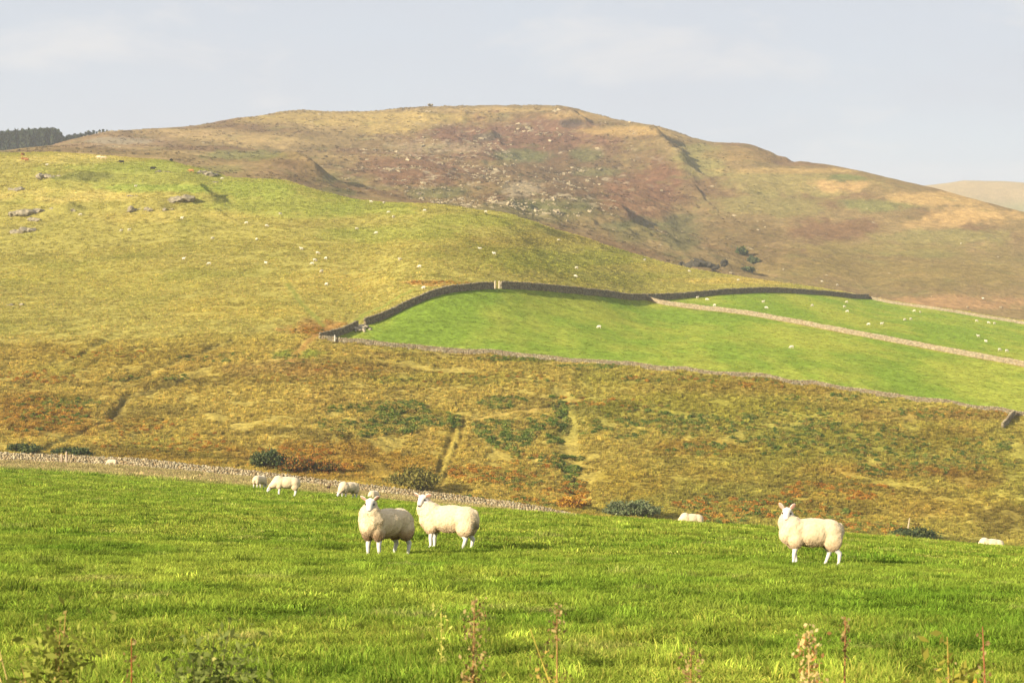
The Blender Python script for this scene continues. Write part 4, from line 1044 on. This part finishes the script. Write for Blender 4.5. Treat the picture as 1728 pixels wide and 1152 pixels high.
# ------------------------------------------------------------------ conifers on the far left ridge
def conifer_parts(h, seed):
    r = np.random.default_rng(seed); n = 260
    t = r.uniform(.06, 1, n) ** .8; a = r.uniform(0, 6.28, n); rad = h * .20 * (1 - t) ** .8 * r.uniform(.5, 1.1, n) + .05
    cc = np.stack([np.cos(a) * rad, np.sin(a) * rad, t * h], 1)
    pal = np.array([alb((78, 92, 66), 1.7), alb((60, 78, 58), 1.7), alb((96, 104, 70), 1.7)])[r.integers(0, 3, n)]
    V, Q, C_ = quads(n, cc, h * .085, pal, flat=.5, r=r)
    return V, Q, C_
def conifers():
    protos = []
    for i in range(3):
        V, Q, C_ = conifer_parts(11.0, 900 + i); cm = mesh_np('crown', V, Q, cols=C_, smooth=False); cm.materials.append(m_leaf)
        bm = bmesh.new(); bmesh.ops.create_cone(bm, cap_ends=True, segments=6, radius1=.22, radius2=.03, depth=11, matrix=Matrix.Translation((0, 0, 5.3)))
        tm = bpy.data.meshes.new('trunk'); bm.to_mesh(tm); bm.free(); set_cols(tm, np.repeat(np.array([[.06, .04, .03]]), len(tm.vertices), 0)); tm.materials.append(m_bark)
        protos.append((cm, tm))
    # ridge line of single trees
    for i, (px, top) in enumerate([(112,231),(117,229),(122,230),(127,227),(131,228),(136,226),(141,227),(145,224),(149,222),(153,224),(158,221),(163,223),(168,220),(174,219),(181,220)]):
        Y = 1585 + random.uniform(0, 20); x = (px - CX) / F * Y; z = ground(x, Y); h = max((CY - top) / F * Y - z, 5.0)
        o = bpy.data.objects.new('conifer', None); COL.objects.link(o); o.location = (x, Y, z); o.scale = (h / 11 * 1.1,) * 2 + (h / 11,)
        o.rotation_euler = (0, 0, random.uniform(0, 6))
        cm, tm = protos[i % 3]
        new_obj('crown', cm, o); new_obj('trunk', tm, o)
        tag(o, 'small dark conifer in the thin row along the ridge right of the plantation', 'tree', 'conifers in a row along the left ridge')
    Vs, Qs, Cs = [], [], []; k = 0
    for i in range(230):
        px = rng.uniform(-140, 108); row = rng.uniform(0, 1); Y = 1530 + row * 90; x = (px - CX) / F * Y; z = ground(x, Y)
        top = np.interp(px, [-140, 0, 40, 90, 100, 108], [226, 226, 222, 219, 224, 229]) + rng.uniform(-1.5, 5) * (1 - row * .4)
        h = max((CY - top) / F * Y - z, 5)
        V, Q, C_ = conifer_parts(h, i); V = V + np.array([x, Y, z])
        Vs.append(V); Qs.append(Q + k); Cs.append(C_ * rng.uniform(.8, 1.2)); k += len(V)
    me = mesh_np('conifer_plantation', np.concatenate(Vs), np.concatenate(Qs), cols=np.concatenate(Cs), smooth=False)
    tag(new_obj('conifer_plantation', me, mat=m_leaf), 'dark dense conifer plantation on the far ridge at the left edge', 'wood', kind='stuff')
conifers()
# ------------------------------------------------------------------ grass, tussocks, bracken: countless
m_grass = leaf_material('grass_blades', .38)
m_brack = leaf_material('bracken_leaves', .3)
def blades(name, n, rad, h, w, bend, seed, root=.26, seg=2):
    r = np.random.default_rng(seed)
    a = r.uniform(0, 6.28, n); rr = rad * np.sqrt(r.uniform(0, 1, n)); c = np.stack([np.cos(a) * rr, np.sin(a) * rr, np.zeros(n)], 1)
    hh = h * r.uniform(.55, 1.25, n); ww = w * r.uniform(.7, 1.3, n)
    b = r.uniform(0, 6.28, n); out = np.stack([np.cos(b), np.sin(b), np.zeros(n)], 1) * (bend * r.uniform(.3, 1.3, n) * hh)[:, None]
    f_ = r.uniform(0, 6.28, n); side = np.stack([np.cos(f_), np.sin(f_), np.zeros(n)], 1) * ww[:, None] * .5
    up = np.array([0, 0, 1.0])
    base = c - up * h * .1; mid = c + out * .35 + up * (hh * .6)[:, None]; tip = c + out + up * (hh * (1 - .25 * bend))[:, None]
    V = np.stack([base - side, base + side, mid + side * .8, mid - side * .8, tip], 1).reshape(-1, 3)
    i = np.arange(n)[:, None] * 5
    q = i + np.array([[0, 1, 2, 3]]); t = i + np.array([[3, 2, 4]])
    vc = r.uniform(.75, 1.25, n)[:, None, None] * np.array([1.0, 1.0, 1.0])
    straw = (r.random(n) < .10)[:, None, None]
    vc = np.where(straw, np.array([1.5, 1.15, 1.6]), vc) * np.array([root + .15, root + .15, 1, 1, 1.12])[None, :, None]  # blade bases darkened to paint shade into the gaps of the tuft
    me = mesh_np(name, V, q, t, cols=vc.reshape(-1, 3), smooth=False); me.materials.append(m_grass); return me
def pts_view(n, y0, y1, margin=.06, power=0.0, x0=0, x1=1728):
    """random points over the part of the land in and just beside the view"""
    u = rng.random(n); Y = np.sqrt(y0 ** 2 + u * (y1 ** 2 - y0 ** 2))
    px = rng.uniform(x0 - 1728 * margin, x1 + 1728 * margin, n)
    return (px - CX) / F * Y, Y, px
GR = lin((112, 142, 44)) / 1.0; GR2 = lin((164, 176, 68)) / 1.0; GD = lin((58, 86, 28)) / 1.1; STR = lin((206, 190, 124)) / 1.25
def near_tint(X, Y):
    n = fbm(X, Y, 2.6, 3, 120); n2 = fbm(X, Y * .8, .7, 2, 121); n3_ = fbm(X, Y, 14, 2, 122)
    k = np.clip(.5 + n * .85 + n3_ * .3, 0, 1)[:, None]
    c = GR * (1 - k) + GR2 * k
    d = sstep(.12, .55, n2)[:, None] * .6; c = c * (1 - d) + GD * d
    s = sstep(.30, .62, fbm(X, Y, 1.1, 2, 124))[:, None] * .35; c = c * (1 - s) + STR * s
    r = dryness(X, Y)[:, None]; c = c * (1 - r) + STR * .82 * r
    return c * rng.lognormal(-.03, .27, (len(X), 1))
def grass_zone(n, y0, y1, proto_kw, protos=5, m=.06, hn=.5):
    X, Y, px = pts_view(n, y0, y1, m); z = H(X, Y)
    h = np.clip(.85 + .9 * fbm(X, Y, .8, 2, 125) + .5 * fbm(X, Y, 3.0, 2, 126) + (rng.random(len(X)) < .05) * .8, .3, 2.6)
    return np.stack([X, Y, z], 1), h, near_tint(X, Y)
def make_grass():
    for y0, y1, n, rad, h, w, nb, lab in [
        (4.5, 17, 12000, .11, .062, .0060, 60, 'lush short grass with clover in the immediate foreground'),
        (17, 34, 30000, .14, .058, .0085, 55, 'short green grass round the standing sheep'),
        (34, 70, 34000, .22, .065, .015, 48, 'green grass between the standing and the grazing sheep'),
        (70, 130, 28000, .38, .075, .028, 44, 'green grass on the far part of the near pasture'),
        (130, 256, 42000, .55, .17, .055, 36, 'bleached rank grass along the near stone wall')]:
        P, hs, tint = grass_zone(n, y0, y1, None)
        pr = [blades('grass_tuft', nb, rad, h * f_, w, b, 300 + i, seg=2) for i, (f_, b) in enumerate([(1, .6), (.9, .9), (1.15, .5), (.8, 1.1), (1.3, .7)])]
        sc = np.stack([np.ones(len(hs)), np.ones(len(hs)), hs], 1) * rng.uniform(.85, 1.15, (len(hs), 1))
        scatter('grass', P, rng.uniform(0, 6.28, len(P)), sc, tint, pr, lab, 'grass', .08)
make_grass()
def rough_tint(X, Y, z):
    return hill_colour(X, Y, z)
def make_tussocks():
    for zi, (y0, y1, n, rad, h, w, nb, ex, lab) in enumerate([
        (286, 402, 120000, .36, .42, .075, 24, 0, 'rough tawny tussocks covering the near side of the valley slope'),
        (396, 560, 80000, .50, .26, .11, 20, 1, 'coarse yellow grass tufts on the hill around the pastures'),
        (540, 825, 70000, .8, .28, .18, 18, 1, 'bent yellow grass on the upper hillside')]):
        X, Y, px = pts_view(n, y0, y1, .10); z = H(X, Y)
        lo, up = fields(px, Y); k = ~(lo | up)
        tr = fbm(X, Y, 6, 3, 130); k &= (tr + .5 * fbm(X, Y, 25, 2, 131) > -.35)
        for pts, w_, _c in PATHS_AND_SHADE:
            d, s_, t_ = pl_dist(X, Y, pts); k &= d > w_ * .9 + .3
        for pts, w_, _c in CUTS:
            d, s_, t_ = pl_dist(X, Y, pts); k &= (d > w_ * .9) | (Y > 900)
        X, Y, z, tr = X[k], Y[k], z[k], tr[k]
        c = rough_tint(X, Y, z) * 1.5 * np.clip(rng.lognormal(0, (.34, .16, .14)[zi], (len(X), 1)), .55, 1.4) * np.array((1.0, 1.02, .95))  # near zone's wide random tints also stand in for tuft self-shadow
        hs = np.clip(.8 + .9 * tr, .35, 1.8) * rng.uniform(.7, 1.3, len(X))
        pr = [blades('tussock', nb, rad, h * f_, w, b, 340 + i, root=.7) for i, (f_, b) in enumerate([(1, .7), (.8, 1.0), (1.2, .6), (.9, .9)])]
        sc = np.stack([np.ones(len(hs)), np.ones(len(hs)), hs], 1) * rng.uniform(.7, 1.2, (len(hs), 1))
        scatter('rough_grass', np.stack([X, Y, z], 1), rng.uniform(0, 6.28, len(X)), sc, c, pr, lab, 'grass', .12)
make_tussocks()
def pasture_tufts():
    n = 60000; px = rng.uniform(540, 1830, n); Y = rng.uniform(392, 790, n); X = (px - CX) / F * Y; lo, up = fields(px, Y); k = (lo | up)
    k &= fbm(X, Y, 3, 3, 160) > -.1
    X, Y = X[k], Y[k]; z = H(X, Y); c = hill_colour(X, Y, z) * 1.35 * rng.lognormal(0, .16, (len(X), 1)); hs = rng.uniform(.6, 1.5, len(X))
    pr = [blades('pasture_tuft', 16, .45, .12, .07, b, 350 + i, root=.6) for i, b in enumerate((.7, 1.0, .9))]
    scatter('pasture_grass', np.stack([X, Y, z], 1), rng.uniform(0, 6.28, len(X)), np.stack([hs, hs, hs], 1), c, pr, 'short bright grass in the two walled pastures', 'grass', .1)
pasture_tufts()
def leafclump(name, n, w_, h_, leaf, seed):
    r = np.random.default_rng(seed); a = r.uniform(0, 6.28, n); rr = np.sqrt(r.random(n)) * w_ * .5
    cc = np.stack([np.cos(a) * rr, np.sin(a) * rr, h_ * r.uniform(.1, 1, n) * (1 - .6 * (rr / (w_ * .5)) ** 2)], 1)
    V, Q, C_ = quads(n, cc, leaf, np.repeat(r.uniform(.7, 1.35, n)[:, None], 3, 1), flat=.6, r=r)
    me = mesh_np(name, V, Q, cols=C_, smooth=False); me.materials.append(m_brack); return me
def make_bracken():
    orange = [(198, 144, 60), (188, 128, 54), (206, 164, 70), (160, 138, 66), (136, 126, 60)]
    green = [(108, 128, 58), (96, 118, 52), (136, 148, 66), (160, 158, 80), (176, 152, 76)]
    mixed = orange[:4] + green
    spec = [ # px, py, rx, ry, count, palette, size
        (692,708,72,26,520,green,1.1),(600,722,60,14,160,green,.9),(845,680,40,10,160,green,.9),(858,732,55,26,380,green,1.1),(940,735,16,60,200,green,1.1),
        (965,790,16,40,150,green,1.2),(640,690,90,10,120,green,.8),(930,700,14,26,120,green,1.0),
        (1100,715,120,28,330,green,.9),(1280,720,160,30,380,green,.9),(1420,745,160,30,420,green,.95),(1560,785,140,18,330,green,.95),(1180,760,60,10,120,green,.9),(1650,760,60,26,160,green,.9),
        (870,812,60,16,260,mixed,1.0),(800,800,50,14,150,orange,.9),(960,835,40,20,260,orange,1.0),(850,850,90,12,240,mixed,1.0),(900,780,50,16,120,mixed,.9),
        (1240,862,90,20,520,mixed,1.1),(1200,850,60,12,160,orange,.9),(1330,860,80,18,260,mixed,1.0),(1420,880,60,14,220,mixed,1.0),(1500,898,60,12,220,mixed,1.0),(1370,832,70,16,200,orange,.9),(1440,830,60,20,120,orange,.9),
        (500,768,60,14,160,orange,.9),(560,790,40,10,110,orange,.9),(70,700,70,30,260,mixed,.9),(120,680,50,12,120,green,.8),(60,640,60,14,90,orange,.8),(230,720,90,16,100,orange,.8),(300,750,120,16,130,orange,.8),
        (880,606,70,4,150,green,.9),(990,620,60,4,110,green,.9),(1150,638,120,6,160,mixed,.8),(1290,648,120,7,160,mixed,.8),(1450,672,120,8,190,green,.8),(1620,695,90,8,150,mixed,.8),(1560,700,60,8,120,green,.8),
        (420,605,120,10,90,green,.7),(250,640,80,6,60,green,.7),(180,600,90,10,60,orange,.7),(490,640,60,10,60,orange,.7),(560,620,60,8,70,orange,.7),(700,640,100,14,90,mixed,.7),(860,640,90,12,110,mixed,.7),(1000,680,90,10,110,mixed,.8),
        (620,560,26,4,40,orange,.7),(520,560,30,6,60,orange,.7),(740,478,60,3,70,orange,.7)]
    P, T, S_ = [], [], []
    for cx, cy, rx, ry, n, pal, sz in spec:
        y0 = 288; y1 = 400 if cy > 590 else 470
        Yg = np.linspace(y0, y1, 260)
        n = int(n * 1.7)
        a = rng.uniform(0, 6.28, n); q = np.sqrt(rng.random(n)) * (1 + .35 * np.sin(a * 3 + cx) * .6)
        pxs = cx + np.cos(a) * q * rx; pys = cy + np.sin(a) * q * ry
        Xg = (pxs[:, None] - CX) / F * Yg[None]; Hg = H(Xg.ravel(), np.repeat(Yg[None], n, 0).ravel()).reshape(n, -1)
        d = Hg - (CY - pys[:, None]) / F * Yg[None]
        k = np.argmax(d >= 0, 1); k = np.where(d[np.arange(n), k] < 0, np.argmax(d, 1), k)
        Y = Yg[k] + rng.uniform(-.3, .3, n); X = (pxs - CX) / F * Y
        keep = fbm(X, Y, 4, 3, 140) > -.02 - .12 * (cx < 900)
        lo, up = fields(pxs, Y); keep &= ~(lo | up)
        X, Y = X[keep], Y[keep]; z = H(X, Y)
        P.append(np.stack([X, Y, z], 1)); T.append(np.array([alb(c, 1.25) for c in pal])[rng.integers(0, len(pal), len(X))] * rng.uniform(.8, 1.2, (len(X), 1)))
        S_.append(np.full(len(X), sz) * rng.uniform(.5, 1.15, len(X)))
    P = np.concatenate(P); T = np.concatenate(T); S_ = np.concatenate(S_)
    sc = np.stack([S_, S_, S_ * .85], 1)
    scatter('bracken', P, rng.uniform(0, 6.28, len(P)), sc, T, [leafclump('bracken_clump', 80, 1.2, .6, .17, 360 + i) for i in range(4)],
            'patches of green and orange bracken and bramble over the lower slope', 'bracken', .1)
make_bracken()
def make_heather():
    n = 26000; px = rng.uniform(-60, 1790, n); Y = np.sqrt(rng.uniform(960 ** 2, 1900 ** 2, n)); X = (px - CX) / F * Y; z = H(X, Y)
    w_ = fbm(X, Y, 40, 3, 150); k = (w_ > .0) & (px < 1250 + rng.normal(0, 60, n)); X, Y, z = X[k], Y[k], z[k]
    c = mtn_colour(X, Y, z) * rng.uniform(.6, 1.15, (len(X), 1))
    s = rng.uniform(.5, 1.3, len(X))
    scatter('heather', np.stack([X, Y, z], 1), rng.uniform(0, 6.28, len(X)), np.stack([s, s, s * .8], 1), c * 1.5, [leafclump('heather_clump', 36, 1.8, .5, .45, 380 + i) for i in range(3)],
            'brown heather and rush clumps over the mountain', 'heather', .1)
make_heather()

# ------------------------------------------------------------------ foreground weeds, each a plant of its own
m_weed = leaf_material('weed_leaf', .35, inst=False)
def weed(px, top, Y, label, cat, name, col_stem, heads=None, head_n=0, leaf_n=0, leafc=(150, 150, 60), lean=0.0, spread=.06, leaf=.05, bushy=False, seed=0, hc=(.0, 1.0), stems=1):
    r = np.random.default_rng(seed + 1000); x = (px - CX) / F * Y; z = ground(x, Y); h = (CY - top) / F * Y - z
    root = bpy.data.objects.new(name, None); COL.objects.link(root); root.location = (x, Y, z); tag(root, label, cat)
    bm = bmesh.new(); tops = []
    for s_ in range(stems):
        a = r.uniform(0, 6.28); off = Vector((math.cos(a), math.sin(a), 0)) * (spread * (1 if stems > 1 else 0)) * r.uniform(.3, 1.4)
        hs = h * (1 if s_ == 0 else r.uniform(.55, .95)); b = off * .15
        pts = [(b, .006), (off * .5 + Vector((lean * hs * .5, 0, hs * .5)), .0045), (off + Vector((lean * hs, 0, hs * .98)), .002)]
        _limb(bm, pts, 3); tops.append(pts)
    me = bpy.data.meshes.new('stem'); bm.to_mesh(me); bm.free(); set_cols(me, np.repeat(alb(col_stem, 1.3)[None], len(me.vertices), 0)); new_obj('stem', me, root, m_bark)
    def along(n, lo, hi):
        si = r.integers(0, stems, n); t = r.uniform(lo, hi, n); A = np.array([[list(p[0]) for p in q] for q in tops])[si]
        return np.where((t < .5)[:, None], A[:, 0] + (A[:, 1] - A[:, 0]) * (t * 2)[:, None], A[:, 1] + (A[:, 2] - A[:, 1]) * ((t - .5) * 2)[:, None])
    if head_n:
        c = along(head_n, hc[0], hc[1]) + r.normal(0, 1, (head_n, 3)) * spread * .38
        pal = np.array([alb(q, 1.2) for q in heads])[r.integers(0, len(heads), head_n)]
        V, Q, C_ = quads(head_n, c, .013, pal, r=r); new_obj('seed_head', mesh_np('seed_head', V, Q, cols=C_, smooth=False), root, m_weed)
    if leaf_n:
        c = along(leaf_n, .0, .9 if bushy else .55) + r.normal(0, 1, (leaf_n, 3)) * spread * (.75 if bushy else .6); c[:, 2] = np.abs(c[:, 2])
        leaf_n = int(leaf_n * 1.8); c = np.concatenate([c, c + r.normal(0, spread * .5, c.shape)])[:leaf_n]; leaf_n = len(c)
        V, Q, C_ = quads(leaf_n, c, leaf * .45, np.repeat(alb(leafc, 1.25)[None], leaf_n, 0) * r.uniform(.55, 1.3, (leaf_n, 1)), flat=.4, aspect=2.4, r=r)
        new_obj('leaves', mesh_np('leaves', V, Q, cols=C_, smooth=False), root, m_weed)
DK = [(170, 142, 90), (146, 118, 72), (196, 172, 112)]
weed(795, 1008, 8.6, 'tall rusty brown dock with seed heads rising at bottom centre', 'dock', 'dock_plant', (176, 136, 80), DK, 420, 40, (190, 176, 84), .02, .07, .045, seed=1, hc=(.15, 1))
weed(985, 1058, 8.4, 'bent yellow stalk with a withered bushy head right of the rusty dock', 'weed', 'thistle_plant', (200, 180, 80), [(150, 140, 70), (120, 110, 60), (200, 170, 90)], 260, 60, (176, 166, 80), -.28, .09, .04, seed=2, hc=(.45, .8), stems=2)
weed(940, 1022, 9.0, 'thin withered stem with a brown tip left of the bent stalk', 'weed', 'withered_stem', (180, 140, 80), DK, 60, 10, (176, 150, 80), .0, .05, .03, seed=3, hc=(.8, 1))
weed(1365, 1060, 8.6, 'pale straw coloured dock stump beneath the lone sheep', 'dock', 'dock_plant', (210, 180, 116), [(226, 196, 128), (190, 140, 84), (230, 206, 140)], 420, 50, (186, 184, 92), .0, .075, .05, seed=4, hc=(.2, 1))
weed(1424, 1036, 8.8, 'thin brown stalk standing just right of the pale dock', 'weed', 'withered_stem', (176, 120, 76), DK, 50, 8, (170, 150, 80), .01, .03, .03, seed=5, hc=(.75, 1))
weed(1668, 1052, 8.7, 'thin reddish stalk near the bottom right corner', 'weed', 'withered_stem', (170, 104, 70), DK, 40, 24, (206, 160, 60), -.04, .05, .045, seed=6, hc=(.5, 1))
weed(1166, 1098, 8.6, 'small brown weed head midway between the two docks', 'weed', 'withered_stem', (160, 120, 66), DK, 120, 50, (160, 160, 66), .0, .07, .045, seed=7, hc=(.6, 1))
weed(92, 1032, 8.2, 'large blurred weed clump near the bottom left corner', 'weed', 'nettle_plant', (170, 140, 76), [(196, 170, 106), (170, 150, 86)], 240, 900, (160, 164, 74), -.05, .10, .045, bushy=True, seed=8, stems=6)
weed(222, 1072, 8.2, 'thin rusty red stalk between the two bottom left clumps', 'weed', 'withered_stem', (166, 96, 56), DK, 40, 20, (170, 150, 66), .0, .04, .035, seed=9, hc=(.3, 1))
weed(340, 1052, 8.3, 'dark leafy thistle bush at the bottom left with pale leaf tips', 'thistle', 'thistle_plant', (110, 104, 56), [(196, 190, 110), (150, 146, 80)], 160, 1500, (136, 146, 76), .05, .105, .036, bushy=True, seed=10, stems=8)
weed(52, 1068, 8.5, 'leaning pale grass stalks in the bottom left corner', 'weed', 'withered_stem', (210, 186, 110), [(222, 196, 120)], 60, 60, (196, 186, 88), -.25, .07, .045, seed=11, stems=4)
weed(1605, 1075, 8.9, 'yellowing broad leaved dock near the bottom right', 'dock', 'dock_plant', (190, 160, 76), DK, 60, 160, (176, 168, 72), .06, .08, .05, bushy=True, seed=12, stems=3)
weed(745, 1018, 12.5, 'pale yellow leafed weed left of the rusty dock', 'weed', 'thistle_plant', (180, 176, 80), [(226, 216, 110)], 30, 30, (206, 204, 104), .0, .05, .032, bushy=True, seed=13)
# ------------------------------------------------------------------ air, sky, sun, camera
def haze():
    bm = bmesh.new(); bmesh.ops.create_cube(bm, size=1)
    me = bpy.data.meshes.new('haze'); bm.to_mesh(me); bm.free()
    o = new_obj('haze', me); x0, x1, y0_, y1, z0, z1 = -3600, 3600, -300, 4600, -75, 305
    if HAZE <= 0: bpy.data.objects.remove(o); return
    o.location = ((x0 + x1) / 2, (y0_ + y1) / 2, (z0 + z1) / 2); o.scale = (x1 - x0, y1 - y0_, z1 - z0)
    mat = bpy.data.materials.new('thin_air'); t = NT(mat)
    v = t.n('ShaderNodeVolumePrincipled', ins={'Color': (.86, .90, .98, 1), 'Density': HAZE, 'Anisotropy': .1})
    out = t.n('ShaderNodeOutputMaterial'); t.link(v, 'Volume', out, 'Volume')
    me.materials.append(mat); tag(o, kind='stuff')
HAZE = 1.25e-4
haze()
w = bpy.data.worlds.new('World'); scene.world = w
t = NT(w)
sky = t.n('ShaderNodeTexSky'); sky.sky_type = 'NISHITA'; sky.sun_disc = False
sky.sun_elevation = SUN_EL; sky.sun_rotation = SUN_AZ; sky.air_density = 1.0; sky.dust_density = 1.5; sky.ozone_density = 1.0
tc = t.n('ShaderNodeTexCoord')
mp = t.n('ShaderNodeMapping', ins={'Vector': (tc, 'Generated'), 'Scale': (1.0, 1.0, 3.2)})
n1 = t.n('ShaderNodeTexNoise', ins={'Vector': (mp, 'Vector'), 'Scale': 5.0, 'Detail': 6.0, 'Roughness': .55})
r1 = t.n('ShaderNodeMapRange', ins={'Value': (n1, 'Fac'), 'From Min': .35, 'From Max': .75, 'To Min': .84, 'To Max': .97})
cl = t.n('ShaderNodeMix', data_type='RGBA')

n2 = t.n('ShaderNodeTexNoise', ins={'Vector': (mp, 'Vector'), 'Scale': 9.0, 'Detail': 7.0, 'Roughness': .6, 'Distortion': .3})
r2 = t.n('ShaderNodeMapRange', ins={'Value': (n2, 'Fac'), 'From Min': .52, 'From Max': .72, 'To Min': 0.0, 'To Max': .8})
t.link(r1, 'Result', cl, 'Factor'); t.link(sky, 'Color', cl, 'A'); cl.inputs['B'].default_value = (VEIL[0], VEIL[1], VEIL[2], 1) if 'VEIL' in globals() else (2.80, 2.90, 3.20, 1)
bg = t.n('ShaderNodeBackground', ins={'Strength': .115}); 
c2 = t.n('ShaderNodeMix', data_type='RGBA'); t.link(r2, 'Result', c2, 'Factor'); t.link(cl, 'Result', c2, 'A'); c2.inputs['B'].default_value = (3.6, 3.55, 3.55, 1)
t.link(c2, 'Result', bg, 'Color')
out = t.n('ShaderNodeOutputWorld'); t.link(bg, 'Background', out, 'Surface')

sd = bpy.data.lights.new('sun', 'SUN'); sd.energy = 5.0; sd.angle = math.radians(.6); sd.color = (1.0, .89, .72)
so = bpy.data.objects.new('sun', sd); COL.objects.link(so)
tosun = Vector((math.sin(SUN_AZ) * math.cos(SUN_EL), math.cos(SUN_AZ) * math.cos(SUN_EL), math.sin(SUN_EL)))
so.rotation_euler = tosun.to_track_quat('Z', 'Y').to_euler(); so.location = tosun * 50

cam = bpy.data.cameras.new('camera'); co = bpy.data.objects.new('camera', cam); COL.objects.link(co)
cam.sensor_width = 36; cam.lens = 70; co.rotation_euler = (math.pi / 2, 0, 0); cam.clip_start = .2; cam.clip_end = 40000
cam.dof.use_dof = True; cam.dof.focus_distance = 36; cam.dof.aperture_fstop = 9.0
scene.camera = co
scene.view_settings.view_transform = 'Standard'; scene.view_settings.look = 'None'
scene.view_settings.exposure = .98; scene.view_settings.gamma = 1.0
scene.render.engine = 'CYCLES'
c = scene.cycles
c.max_bounces = 6; c.diffuse_bounces = 3; c.glossy_bounces = 2; c.transmission_bounces = 4; c.volume_bounces = 1; c.transparent_max_bounces = 4
c.use_denoising = True
try: c.denoiser = 'OPENIMAGEDENOISE'; c.denoising_prefilter = 'ACCURATE'
except Exception: pass
